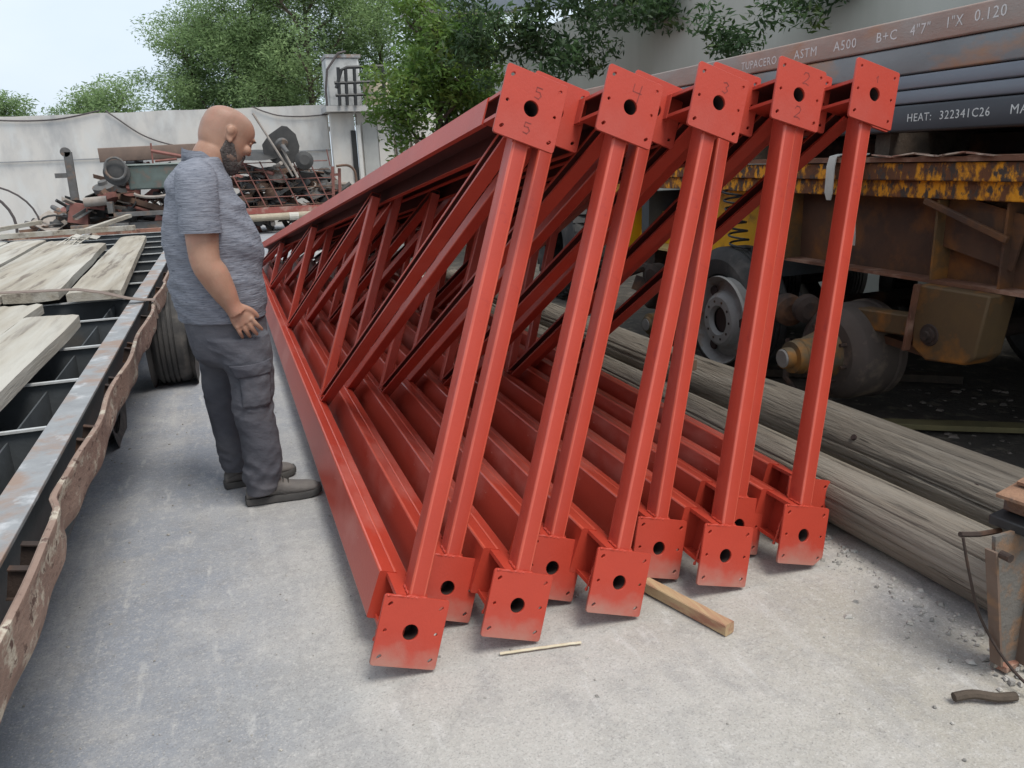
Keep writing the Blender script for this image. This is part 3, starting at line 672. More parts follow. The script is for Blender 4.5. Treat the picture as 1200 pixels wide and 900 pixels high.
# ------------------------------------------------------------------ trailer on the right
tr = empty('trailer_chassis', (3.3, 3.0, 0)); tag(tr, 'rusty yellow heavy trailer chassis carrying the stacked steel tubes', 'trailer')
def P(*a): return (a[0] - 3.3, a[1] - 3.0, a[2])
def tp(name, mat, fn, bev=0, parent=None):
    mb = MB(); fn(mb); o = mb.build(name, mat, parent or tr)
    if bev: bevelled(o, bev)
    return o
tp('deck_edge', RUST, lambda q: q.box(P(3.33, 3.3, 1.428), (.30, 6.2, .022)))
tp('side_rail', YRUST, lambda q: (q.prism([(-.03, -.085), (.0, -.085), (0, -.075), (-.022, -.07), (-.022, -.012), (0, -.006), (.0, .0), (.09, 0), (.09, -.085)], P(3.2, 6.2, 1.415), P(3.2, .3, 1.415), up=(0, 0, 1)) if 0 else (q.box(P(3.225, 3.2, 1.370), (.05, 6.0, .085)), q.box(P(3.255, 3.2, 1.285), (.05, 6.0, .086)))), .006)
tp('rail_groove', RUSTD, lambda q: q.box(P(3.27, 3.2, 1.3275), (.06, 6.0, .012)))
tp('main_web', BRUST, lambda q: q.box(P(3.36, 2.1, 1.045), (.03, 3.9, .39)))
tp('bottom_flange', RUST, lambda q: q.box(P(3.33, 2.1, .845), (.18, 3.92, .016)))
tp('web_stiffener', ORUST, lambda q: q.box(P(3.30, 4.045, 1.045), (.13, .014, .385)))
tp('web_stiffener', ORUST, lambda q: q.box(P(3.30, 2.955, 1.045), (.12, .012, .385)))
tp('web_stiffener', BRUST, lambda q: q.box(P(3.31, 2.60, 1.045), (.10, .012, .385)))
tp('bent_bracket', BRUST, lambda q: q.prism([(-.012, 0), (.012, 0), (.012, .03), (-.012, .03)], P(3.22, 3.02, 1.22), P(3.25, 2.58, 1.06)), .004)
tp('brace_plate', BRUST, lambda q: q.box(P(3.30, 2.75, 1.10), (.012, .42, .25), (R(12), 0, 0)))
hb = tp('hanger_bracket', ORUST, lambda q: q.prism([(-.21, .175), (.20, .175), (.19, -.14), (.10, -.19), (-.12, -.165), (-.17, -.12)], P(3.34, 2.77, .66), P(3.17, 2.77, .66), up=(0, 0, 1)), .01)
tp('bolt', RUSTD, lambda q: (q.lathe([(.038, 0), (.038, .015), (.022, .018), (.022, .035)], P(3.17, 2.86, .60), (-1, 0, 0), 20), q.lathe([(.055, 0), (.052, .006)], P(3.17, 2.86, .60), (-1, 0, 0), 24)), parent=hb)
tp('bracket_rib', RUST, lambda q: q.box(P(3.16, 2.965, .67), (.04, .016, .34), (R(6), 0, 0)))
tp('torque_arm', ORUST, lambda q: q.box(P(3.25, 3.25, .60), (.10, .62, .11), (R(-3), 0, 0)), .01)
tp('torque_arm_lower', BRUST, lambda q: q.box(P(3.28, 3.3, .505), (.06, .8, .04), (R(4), 0, 0)))
for y in (4.3, 2.2, 6.0, .6): tp('cross_member', DKST, lambda q: q.box(P(4.35, y, .95), (2.0, .12, .5)))
tp('inner_beam', RUSTD, lambda q: (q.box(P(3.95, 3.2, 1.1), (.14, 6.2, .55)), q.box(P(4.9, 3.2, 1.1), (.14, 6.2, .55))))
tp('deck_plate', RUSTD, lambda q: q.box(P(4.35, 3.2, 1.425), (1.72, 6.2, .02)))  # unseen deck between the rails, added to darken the space below
for k in range(5):
    tp('bearer', BARK, lambda q: q.box(P(4.25, .9 + 1.25 * k, 1.498), (1.9, .1, .118)))
tp('load_and_gap_blocker', RUSTD, lambda q: (q.box(P(4.3, 3.4, 1.80), (1.5, 6.0, .48)), q.box(P(3.9, 3.3, 1.49), (.10, 6.0, .10))))  # unseen load block, and an added beam that blacks out the gap below
tp('crumpled_sheet', RUSTP, lambda q: [q.box(P(3.21, 2.7 + .14 * k, 1.444 + .004 * (k % 2)), (.10, .13, .006), (R(6 * (-1) ** k), R(5), 0)) for k in range(5)])
# drum with hub, rim, tyres
def hub(q, x0, y, z, s=1.0):
    q.lathe([(.0, 0), (.055 * s, 0), (.058 * s, .012), (.058 * s, .05), (.088 * s, .055), (.092 * s, .075), (.092 * s, .10), (.098 * s, .105), (.098 * s, .16), (.105 * s, .17), (.13 * s, .26), (.15 * s, .30)], P(x0, y, z), (1, 0, 0), 36, cap=False)
dr = tp('brake_drum', pm('brown_drum', (.10, .078, .065), (.075, .058, .048), 4, .75, bump=.2, bscale=40, c3=(.2, .15, .11), c3scale=6, c3pos=.6), lambda q: q.lathe([(.10, .0), (.20, .0), (.235, .02), (.262, .05), (.272, .09), (.272, .25), (.28, .26), (.28, .30), (.20, .31)], P(3.09, 3.46, .39), (1, 0, 0), 48, cap=False))
h_ = tp('hub', pm('ochre_hub', (.15, .11, .06), (.085, .065, .04), 9, .7, c3=(.24, .11, .025), c3scale=8, c3pos=.57), lambda q: hub(q, 2.80, 3.47, .39), parent=dr)
tp('hub_cap', RIMM, lambda q: q.lathe([(.0, -.01), (.045, -.008), (.052, .0)], P(2.80, 3.47, .39), (1, 0, 0), 24, cap=False), parent=dr)
for a in range(8): tp('stud', RUSTD, lambda q: q.lathe([(.011, 0), (.011, .05)], P(3.05, 3.46 + .16 * math.cos(a * .785 + .3), .39 + .16 * math.sin(a * .785 + .3)), (1, 0, 0), 8), parent=dr)
tp('brake_chamber', RUSTD, lambda q: (q.lathe([(.05, 0), (.09, .02), (.095, .07), (.09, .12), (.05, .14)], P(3.12, 3.80, .56), (.3, 1, .1), 24), q.lathe([(.05, 0), (.08, .02), (.085, .07), (.05, .1)], P(3.10, 3.62, .60), (.3, 1, .1), 24)))
tp('brake_pipe', RUSTD, lambda q: (q.tube([P(3.0, 3.30, .16), P(2.98, 3.5, .13), P(3.0, 3.68, .2), P(3.1, 3.8, .4)], .018, 8)))
for y in (3.47, 4.52, 5.75): tp('axle', RUSTD, lambda q: q.tube([P(3.2, y, .40), P(5.3, y, .40)], .065, 14))
rim = tp('rim', RIMM, lambda q: q.lathe([(.085, .03), (.10, .0), (.155, .0), (.175, .015), (.20, .055), (.25, .075), (.275, .03), (.292, .0), (.296, .02), (.28, .06), (.27, .20), (.285, .24)], P(3.02, 4.42, .415), (1, 0, .0), 56, cap=False))
tp('hub_hole', HOLE, lambda q: q.lathe([(.0, .045), (.088, .045)], P(3.02, 4.42, .415), (1, 0, 0), 32, cap=False), parent=rim)
for ha in (1.0, 3.1, 5.2): tp('hand_hole', HOLE, lambda q: q.lathe([(.0, -.0015), (.032, -.0015), (.038, .012)], P(3.058, 4.42 + .212 * math.cos(ha), .415 + .212 * math.sin(ha)), (1, 0, 0), 16, cap=False), parent=rim)
tp('wheel_nut', RUSTD, lambda q: [q.lathe([(.0, -.004), (.009, -.003), (.009, .006)], P(3.02, 4.42 + .128 * math.cos(a * .628), .415 + .128 * math.sin(a * .628)), (1, 0, 0), 8, cap=False) for a in range(10)], parent=rim)
def tyre_mesh(q, c, axis, R0=.42, W=.24, groove=True, blocks=False):
    prof = [(.26, .0), (.30, -.015), (.36, -.02), (R0 - .03, .01), (R0 - .005, .035)]
    prof += [(R0, .045)]
    if groove:
        for k in range(4):
            t = .07 + k * .034; prof += [(R0, t - .012), (R0 - .012, t - .010), (R0 - .012, t - .002), (R0, t)]
    prof += [(R0, W - .045), (R0 - .005, W - .035), (R0 - .03, W - .01), (.36, W + .02), (.30, W + .015), (.26, W)]
    q.lathe(prof, c, axis, 64, cap=False)
for (y, z, x) in ((4.56, .44, 3.13), (3.47, .45, 4.9), (4.56, .45, 4.9), (5.75, .45, 4.9), (2.3, .45, 4.9), (5.75, .44, 4.2), (3.47, .45, 5.25)):  # first is the near wheel; inner and far tyres added to darken behind it
    tp('tyre', RUBB, lambda q: tyre_mesh(q, P(x, y, z), (1, 0, 0), .44, .26))
t2 = tp('tyre', RUBB, lambda q: tyre_mesh(q, P(3.3, 7.9, .62), (1, 0, .0), .56, .38, False))
def lugs(q):
    for k in range(40):
        a = 2 * math.pi * k / 40
        for s in (-1, 1):
            q.box(P(3.49 + s * .09, 7.9 + .565 * math.cos(a), .62 + .565 * math.sin(a)), (.17, .05, .03), (a - math.pi / 2, 0, R(22 * s)))
tp('tread', RUBB, lugs, parent=t2)
# yellow suspension frame further along
yf = tp('suspension_frame', YEL, lambda q: (
    q.prism([(-.85, -.22), (.95, -.22), (.70, .0), (-.55, .26), (-.85, .26)], P(3.52, 5.45, .99), P(3.48, 5.45, .99), up=(0, 0, 1)),
    q.box(P(3.42, 6.34, .95), (.22, .03, .60)), q.box(P(3.40, 6.62, .78), (.2, .25, .05)), q.box(P(3.46, 6.6, 1.0), (.04, .5, .5)),
    q.box(P(3.40, 5.5, 1.262), (.22, 2.3, .02))), .006)
tp('frame_lip', pm('pale_yellow', (.60, .48, .22), (.48, .33, .12), 6, .7), lambda q: (q.box(P(3.40, 5.2, .762), (.24, 1.7, .018)), q.box(P(3.38, 6.45, 1.285), (.26, .6, .02))), parent=yf)
tp('air_spring', DKST, lambda q: q.lathe([(.09, 0), (.13, .03), (.13, .09), (.10, .11), (.13, .13), (.12, .19), (.09, .2)], P(3.45, 5.0, .56), (0, 0, 1), 24))
tp('suspension_link', RUSTD, lambda q: (q.box(P(3.4, 5.9, .62), (.14, .2, .3)), q.lathe([(.06, 0), (.10, .02), (.10, .1), (.06, .12)], P(3.15, 5.55, .56), (1, .2, 0), 18), q.tube([P(3.2, 5.2, .5), P(3.2, 5.7, .62), P(3.3, 6.2, .5)], .035, 8), q.box(P(3.3, 5.75, .42), (.2, .3, .12), (.2, .3, .4))))
# coiled air hose
pts = []
for k in range(0, 9 * 14 + 1):
    a = 2 * math.pi * k / 14; pts.append((3.22 + .055 * math.cos(a), 4.60 + .075 * math.sin(a) - .0012 * k, 1.26 - .0040 * k))
mb = MB(); mb.tube([P(*p) for p in pts], .0075, 6); mb.build('coiled_hose', BLACK, tr)
# loose axle end lying on the ground
ax_ = empty('axle_end', (3.02, 5.35, .0)); tag(ax_, 'greasy axle end with dark hub cap lying behind the logs', 'axle')
mb = MB(); mb.lathe([(.0, 0), (.055, 0), (.06, .02), (.085, .03), (.085, .12), (.10, .13), (.10, .22), (.16, .27), (.17, .34)], (-.02, 0, .22), (1, .1, 0), 28, cap=False); mb.build('hub', MATS['ochre_hub'], ax_)
mb = MB(); mb.lathe([(.0, -.006), (.046, -.004), (.05, .006)], (-.02, 0, .22), (1, .1, 0), 20, cap=False); mb.build('hub_cap', RIMM, ax_)
mb = MB(); mb.box((.35, .1, .1), (.4, .3, .2), (.1, .2, .3)); mb.box((.2, .25, .38), (.16, .14, .16), (.4, .2, .1)); mb.box((.3, .02, .42), (.12, .2, .10), (.1, .5, .7)); bevelled(mb.build('casting', RUSTD, ax_), .02)
# pale rag strap hanging over the rail
rg = empty('hanging_strap', (3.17, 3.42, 1.46)); tag(rg, 'pale fabric strap looped over the yellow side rail behind the rightmost truss', 'strap')
mb = MB()
prs = [(-.004, .0), (.004, .0)]
def ribbon(q, pts, wd, th_=.006, dirv=(0, 1, 0)):
    d = Vector(dirv); pts = [Vector(p) for p in pts]; vs = []
    for i, p in enumerate(pts):
        k = wd[i] if hasattr(wd, '__len__') else wd; t = (pts[min(i + 1, len(pts) - 1)] - pts[max(0, i - 1)]).normalized(); n = t.cross(d).normalized() * th_ / 2
        vs += [p - d * k / 2 - n, p + d * k / 2 - n, p + d * k / 2 + n, p - d * k / 2 + n]
    fs = []
    for i in range(len(pts) - 1):
        for k in range(4): fs.append((i * 4 + k, i * 4 + (k + 1) % 4, i * 4 + 4 + (k + 1) % 4, i * 4 + 4 + k))
    fs += [(3, 2, 1, 0), tuple(range(len(pts) * 4 - 4, len(pts) * 4))]
    q.add(vs, fs)
ribbon(mb, [(.05, 0, .0), (.0, 0, -.01), (-.012, 0, -.06), (-.014, 0, -.2), (-.02, .0, -.32), (-.02, -.01, -.43), (-.012, -.02, -.47)], [.045, .05, .055, .058, .062, .062, .025]); mb.build('strap_end', RAG, rg)
mb = MB(); ribbon(mb, [(.05, .19, .0), (.0, .19, -.01), (-.012, .19, -.06), (-.014, .19, -.2), (-.01, .19, -.24)], [.05, .055, .06, .06, .03]); mb.build('strap_tail', RAG, rg)

# ------------------------------------------------------------------ rusty stand at the right edge
st = empty('trestle_stand', (1.99, 1.42, 0)); tag(st, 'rusty steel trestle leg with a flaking top block at the right edge', 'stand')
mb = MB(); mb.prism([(-.045, -.006), (.04, -.006), (.04, .006), (-.045, .006)], (.015, 0, .012), (-.005, .03, .43), up=(0, -1, 0), prof1=[(-.055, -.006), (.12, -.006), (.12, .006), (-.055, .006)]); mb.build('leg_plate', pm('grey_rust_plate', (.16, .15, .135), (.11, .095, .08), 9, .75, bump=.5, c3=(.24, .14, .08), c3scale=9, c3pos=.54, c3soft=.06), st)
mb = MB(); mb.prism([(-.004, -.006), (.004, -.006), (.004, .03), (-.004, .03)], (-.03, 0, .03), (-.09, .02, .40), up=(0, -1, 0)); mb.prism([(-.004, -.006), (.004, -.006), (.004, .05), (-.004, .05)], (.058, 0, .012), (.10, .02, .43), up=(0, -1, 0)); mb.build('leg_flange', pm('rust_edge', (.17, .12, .09), (.12, .08, .06), 9, .85, c3=(.26, .15, .08), c3scale=9), st)
mb = MB(); mb.box((.02, 0, .010), (.07, .05, .020), (0, .1, .2)); bevelled(mb.build('foot', RUSTP, st), .003)
mb = MB(); mb.box((.14, .05, .445), (.26, .14, .03), (0, R(-3), R(8))); bevelled(mb.build('top_plate', BLACK, st), .004)
mb = MB(); mb.box((.16, .05, .495), (.22, .12, .055), (0, R(-3), R(8))); bevelled(mb.build('channel_block', pm('orange_rust', (.20, .11, .065), (.12, .07, .05), 12, .9, bump=.8, c3=(.07, .07, .075), c3scale=9, c3pos=.55), st), .006)
mb = MB(); mb.box((.145, .05, .53), (.26, .13, .010), (0, R(-6), R(10))); mb.box((.18, .05, .555), (.18, .11, .010), (0, R(-9), R(8))); mb.build('bent_strip', pm('peeling_rust', (.36, .21, .13), (.20, .11, .07), 14, .9, bump=1, c3=(.10, .08, .07), c3scale=12, c3pos=.56), st)
mb = MB(); mb.lathe([(.012, 0), (.012, .03)], (-.075, -.01, .395), (0, -1, 0), 12); mb.build('bolt', RUSTD, st)
cable([(2.02, 1.50, .405), (1.935, 1.50, .41), (1.862, 1.50, .425)], .008, 'flat rusty bar sticking out sideways from the trestle stand', RUSTD, 6, 2, 'rusty_bar', 'bar')
cable([(1.862, 1.49, .42), (1.885, 1.47, .30), (1.915, 1.44, .17), (1.95, 1.35, .05), (1.97, 1.22, .012), (2.08, 1.15, .01)], .0045, 'thin dark bent rod leaning from the rusty bar down to the concrete', RUSTD, 6, 5, 'bent_rod', 'rod')
# ------------------------------------------------------------------ flatbed on the left
fb = empty('flatbed_trailer', (-1.6, 4, 0)); tag(fb, 'old skeletal flatbed trailer with bent rusty side rail and grey main beam', 'trailer')
def Q(*a): return (a[0] + 1.6, a[1] - 4, a[2])
def fp(name, mat, fn, bev=0, parent=None):
    mb = MB(); fn(mb); o = mb.build(name, mat, parent or fb)
    if bev: bevelled(o, bev)
    return o
BT = .75
for xb in (-.56, -1.75, -2.75):
    fp('main_beam', WORNG, lambda q: q.box(Q(xb, 6.1, BT - .006), (.088, 12.4, .012)), .002)
    fp('beam_web', DKST, lambda q: q.box(Q(xb, 6.1, BT - .11), (.012, 12.4, .19)))
    fp('beam_foot', DKST, lambda q: q.box(Q(xb, 6.1, BT - .21), (.09, 12.4, .012)))
# bent outer side rail: thin wall with a rolled top lip
xs = [(.05, -.455), (1.2, -.460), (1.62, -.452), (1.92, -.458), (2.0, -.462), (2.10, -.485), (2.3, -.478), (2.75, -.462), (3.1, -.475), (3.6, -.452), (4.2, -.470), (4.9, -.450), (5.4, -.475), (6.2, -.455), (6.35, -.47), (8, -.46), (12.2, -.46)]
def xr(y):
    for (a, x0), (b_, x1) in zip(xs[:-1], xs[1:]):
        if a <= y <= b_:
            t = (y - a) / (b_ - a); t = t * t * (3 - 2 * t); return x0 + (x1 - x0) * t
    return -.46
mb = MB(); vs = []; ys = np.concatenate([np.arange(.05, 7, .035), np.arange(7, 12.2, .3)])
pr = [(.003, -.112), (.008, -.08), (.004, -.03), (.009, -.010), (.008, .0), (-.003, .002), (-.009, -.002), (-.009, -.012), (-.005, -.014), (-.002, -.03), (.002, -.09), (-.004, -.125)]
for y in ys:
    dz = noise.noise((y * 1.6, 4, 0)) * .012; lo = noise.noise((y * 2.3, 9, 0)) * .022
    for a, b_ in pr:
        k = max(0, -b_ / .125); vs.append(Q(xr(y) + a + noise.noise((y * 5, b_ * 20, 2)) * .006 * k + .004 * math.sin(y * 17) * k, y, BT - .012 + dz + b_ * (1 + lo * 6 * 1) + 0))
n = len(pr); fs = [(i * n + k, i * n + (k + 1) % n, (i + 1) * n + (k + 1) % n, (i + 1) * n + k) for i in range(len(ys) - 1) for k in range(n)]
mb.add(vs, fs + [tuple(range(n))[::-1]]); mb.build('side_rail', RAILP, fb)
mb = MB()
# outrigger stubs between beam and rail: two thin flanges each
for y in (.9, 1.02, 1.75, 1.87, 2.62, 2.76, 3.3, 3.42, 4.0, 4.12, 4.9, 5.5, 6.1, 7, 8, 9, 10, 11):
    fp('outrigger', RUSTD, lambda q: q.prism(ibeam(.022 if y not in (1.98, 2.38) else .04, .07, .003), Q(-.52, y, BT - .062), Q(xr(y) - .006, y, BT - .075)))
for i, y in enumerate((.65, 1.35, 2.05, 2.72, 3.35, 4.0, 4.75, 5.5, 6.25, 7.0, 7.75, 8.5, 9.25, 10.0, 10.8, 11.6)):
    o = fp('cross_member', DKST, lambda q: q.box(Q(-1.65, y, BT - .105), (2.1, .008, .20)))
    fp('member_flange', PALE, lambda q: q.box(Q(-1.65, y - .012, BT - .006), (2.10, .016 + .004 * (i % 3), .008)), parent=o)
fp('floor_pan', DKST, lambda q: q.box(Q(-1.7, 6.2, BT - .222), (2.2, 12.2, .01)))
fp('end_beam', RUSTP, lambda q: q.box(Q(-1.6, 12.25, BT - .08), (2.4, .10, .18)))
fp('inner_panel', DKST, lambda q: q.box(Q(-.72, 3.4, BT - .12), (.006, 5.0, .16)))
for (x, y) in ((-.47, 6.2), (-.50, 5.15)):
    w_ = fp('tyre', RUBB, lambda q: tyre_mesh(q, Q(x - .13 if y > 6 else -1.0, y if y > 6 else 4.95, .335 if y > 6 else .30), (1, 0, 0), .335 if y > 6 else .30, .26))
    fp('rim', RIMM, lambda q: q.lathe([(.10, .06), (.16, .05), (.20, .02), (.27, .0)], Q(x - .13 if y > 6 else -1.0, y if y > 6 else 4.95, .335 if y > 6 else .3), (1, 0, 0), 32, cap=False), parent=w_)
fp('loose_strap_end', STRAPM, lambda q: ribbon(q, [Q(-.40, 4.4, .68), Q(-.41, 4.75, .70), Q(-.42, 5.2, .70)], .012, .05, (0, 0, 1)) if 0 else q.box(Q(-.455, 5.2, .70), (.012, .06, .10)))
def plank(corners, z, th_, label, seed, ragged=0.0):
    """corners: near-left, near-right, far-right, far-left (x, y)"""
    A, B, C_, D_ = [Vector((x, y, 0)) for x, y in corners]; N, M_ = 44, 9; vs = []
    for s in (1, 0):
        for i in range(N + 1):
            t = i / N
            for j in range(M_ + 1):
                u = j / M_; tt = t
                jit = ragged * (noise.noise((u * 7, seed, 1)) + .6 * noise.noise((u * 19, seed, 2)))
                if i == N: tt = 1 + jit
                if i == N - 1: tt = t + jit * .8
                p = A.lerp(D_, tt).lerp(B.lerp(C_, tt), u)
                ex = noise.noise((t * 6, j * 5.0, seed)) * .006 if j in (0, M_) else 0
                zz = z + (th_ if s else 0) + noise.noise((t * 3, u, seed)) * .010 + (noise.noise((t * 10, u * 9, seed)) * .004 if s else 0)
                zz -= (.006 if j in (0, M_) and s else 0)
                vs.append((p.x + ex, p.y, zz))
    K = (N + 1) * (M_ + 1); fs = []
    for s in (0, 1):
        for i in range(N):
            for j in range(M_):
                a = s * K + i * (M_ + 1) + j; f = (a, a + 1, a + M_ + 2, a + M_ + 1); fs.append(f if s == 0 else f[::-1])
    for i in range(N):
        for j in (0, M_):
            a = i * (M_ + 1) + j; f = (a, a + M_ + 1, K + a + M_ + 1, K + a); fs.append(f if j == M_ else f[::-1])
    for j in range(M_):
        for i in (0, N):
            a = i * (M_ + 1) + j; f = (a, a + 1, K + a + 1, K + a); fs.append(f[::-1] if i == N else f)
    me = bpy.data.meshes.new('plank'); me.from_pydata(vs, [], fs); 
    bm = bmesh.new(); bm.from_mesh(me); bmesh.ops.recalc_face_normals(bm, faces=bm.faces); bm.to_mesh(me); bm.free()
    me.shade_smooth(); me.set_sharp_from_angle(angle=R(32))
    return tag(link('plank', me, PLANK), label, 'plank', 'sawn planks laid on the flatbed trailer')
Z0 = BT + .02
plank([(-1.06, .6), (-.79, .6), (-.745, 4.43), (-1.01, 4.47)], Z0, .062, 'thick near plank nearest the grey beam, its squared end in front of the strap', 1, .004)
plank([(-1.33, .6), (-1.04, .6), (-1.0, 4.95), (-1.28, 4.93)], Z0 + .004, .055, 'near plank with a splintered ragged far end just before the strap', 2, .03)
plank([(-1.66, .6), (-1.35, .6), (-1.30, 5.35), (-1.62, 5.3)], Z0 + .002, .055, 'near plank second from the left, running under the strap', 3, .004)
plank([(-2.0, .6), (-1.68, .6), (-1.64, 5.2), (-1.98, 5.2)], Z0, .05, 'leftmost near plank, cut off by the left edge of the picture', 4, .004)
plank([(-.94, 5.30), (-.64, 5.30), (-.84, 9.85), (-1.10, 9.85)], Z0 + .004, .055, 'wide smooth far plank nearest the grey beam beyond the strap', 5, .003)
plank([(-1.30, 5.42), (-1.0, 5.42), (-1.15, 9.0), (-1.46, 9.0)], Z0 + .01, .06, 'far plank with bark edge, second from the grey beam', 6, .01)
plank([(-1.66, 5.5), (-1.33, 5.5), (-1.5, 9.9), (-1.85, 10.0)], Z0, .05, 'far plank with a crumpled rag on its end', 7, .02)
plank([(-2.04, 5.5), (-1.69, 5.5), (-1.9, 10.2), (-2.25, 10.2)], Z0 + .006, .05, 'far plank, third from the left edge of the load', 8, .004)
plank([(-2.45, 5.5), (-2.07, 5.5), (-2.3, 10.3), (-2.65, 10.3)], Z0, .05, 'leftmost far plank lying along the outer side of the flatbed', 9, .004)
mb = MB(); ribbon(mb, [(-3.0, 5.12, .875), (-2.0, 5.10, .882), (-1.2, 5.11, .885), (-.85, 5.14, .868), (-.72, 5.16, .835), (-.60, 5.20, .785), (-.52, 5.22, .765), (-.455, 5.22, .76), (-.435, 5.22, .70)], .085, .004, (0, 1, 0)); 
tag(mb.build('load_strap', STRAPM), 'brown webbing strap pulled across the planks of the flatbed', 'strap')
mb = MB()
for k in range(5):
    a = k * 1.3; ribbon(mb, [(-1.62 + .05 * k, 9.3 + .1 * math.sin(a), .84), (-1.55 + .05 * k, 9.45 + .1 * math.cos(a), .88 + .02 * (k % 2)), (-1.45 + .04 * k, 9.6, .85)], .10, .008, (.3, 1, .2))
tag(mb.build('crumpled_rag', RAG), 'crumpled pale rag lying on the end of a far plank', 'rag')
batten((-3.6, 10.4, .86), (-1.02, 10.75, .87), .05, .06, PLANK, 'long thin board laid crosswise on the far end of the flatbed', 'board', 'board')
batten((-3.2, 9.9, .86), (-2.28, 12.1, .93), .05, .05, PLANK, 'short board slanting up at the far end of the flatbed', 'board', 'board')
batten((-1.60, 10.6, .86), (-1.25, 12.6, .93), .06, .05, PLANK, 'short pale board pointing at the scrap pile from the flatbed', 'board', 'board')

# ------------------------------------------------------------------ scrap pile along the back wall
def scrap(name, cat, label, loc, fn, mat, smooth=30, rot=(0, 0, 0), bev=0):
    mb = MB(); fn(mb); o = mb.build(name, mat, smooth=smooth); o.location = loc; o.rotation_euler = rot
    if bev: bevelled(o, bev)
    return tag(o, label, cat)
S = SCRAPM
# red sheep-hurdle like grid leaning on the pile
gr = empty('mesh_panel', (.62, 20.2, .62)); tag(gr, 'rusty red bar grid panel leaning against the scrap pile', 'grid')
for k in range(6):
    mb = MB(); x = .38 * k; mb.tube([(x, 0, 0), (x - .40, .15, 1.05)], .016, 5); mb.build('bar', S[4], gr)
for k in range(6):
    mb = MB(); z = .02 + .2 * k; mb.tube([(-.40 * z / 1.05, .15 * z, z), (2.05 - .1 * z, .15 * z, z)], .012, 5); mb.build('rail', S[4] if k % 2 else S[1], gr)
mb = MB(); mb.box((1.0, -.02, -.08), (2.8, .12, .14)); mb.build('base_beam', REDR, gr)
o = empty('beige_pipe', (.3, 20.0, .38)); tag(o, 'beige pipe bound with a pale rag lying below the red grid', 'pipe')
mb = MB(); mb.tube([(0, 0, 0), (2.4, .1, .02)], .085, 14); mb.build('pipe_wall', PIPE, o)
mb = MB(); mb.tube([(1.2, 0.04, 0), (1.42, .05, .0)], .095, 12); mb.build('binding', RAG, o)
for x in (.2, 2.2):
    scrap('support_block', 'block', 'dark block propping up the %s end of the beige pipe' % ('left' if x < 1 else 'right'), (.3 + x, 20.0, .13), lambda q: q.box((0, 0, 0), (.3, .3, .30)), S[2], bev=.02)
scrap('upright_rack', 'rack', 'upright red steel frame at the right end of the scrap pile', (2.62, 20.3, 0), lambda q: (q.box((0, 0, .7), (.07, .07, 1.6), (0, R(4), 0)), q.box((.16, 0, .7), (.07, .07, 1.5), (0, R(4), 0)), q.box((.08, 0, 1.3), (.2, .05, .06)), q.box((.08, 0, .5), (.2, .05, .06)), q.tube([(.0, 0, 1.5), (-.05, 0, 1.9)], .015, 5)), S[4])
cable([(2.75, 20.2, 1.5), (3.05, 20.2, 1.5), (3.2, 20.2, 1.3), (3.15, 20.2, .8), (2.85, 20.2, .72)], .03, 'bent brown pipe loop beside the upright red frame', S[1], 8, 5, 'bent_pipe', 'pipe')
dk = empty('steel_disc', (1.52, 20.3, 2.05), (R(0), 0, 0)); tag(dk, 'black pointed steel disc on a rod sticking up from the scrap', 'disc')
mb = MB(); q_ = [(-.42, -.22), (-.44, .0), (-.26, .22), (.06, .42), (.18, .40), (.36, .22), (.42, -.06), (.34, -.38), (.05, -.52), (-.22, -.42)]
mb.prism([(a, b_) for a, b_ in q_], (0, 0, 0), (0, .03, 0)); o = mb.build('disc_plate', S[2], dk); bevelled(o, .01)
mb = MB(); mb.lathe([(.17, 0), (.15, .06), (.06, .09), (.045, .4)], (0, -.02, 0), (.25, -.8, -.5), 20); mb.build('hub', S[0], dk)
mb = MB(); mb.tube([(0, -.1, -.1), (.28, -.3, -.78)], .03, 8); mb.build('rod', S[3], dk)
scrap('gear_housing', 'housing', 'dark round gear housing low behind the pointed disc', (2.0, 20.35, 1.62), lambda q: q.lathe([(.10, 0), (.2, .05), (.22, .2), (.12, .28)], (0, 0, 0), (0, -1, .2), 18), S[2])
scrap('steel_rod', 'rod', 'thin pale rod leaning up left out of the scrap pile', (.95, 20.1, 0), lambda q: q.tube([(.75, 0, 1.3), (-.0, .1, 2.75)], .03, 6), S[3])
scrap('channel_offcut', 'steel section', 'dark car bonnet shaped sheet beyond the man face', (.95, 20.6, 1.8), lambda q: q.lathe([(.0, .12), (.3, .1), (.55, .0)], (0, 0, 0), (0, -.2, 1), 24, cap=False), S[2])
r_ = random.Random(21)
names = ['angle_offcut', 'pipe_offcut', 'plate_offcut', 'casting', 'ring', 'bracket']
adj = ['rust brown', 'dark grey', 'dusty grey', 'pale worn', 'blackened']
USED = set()
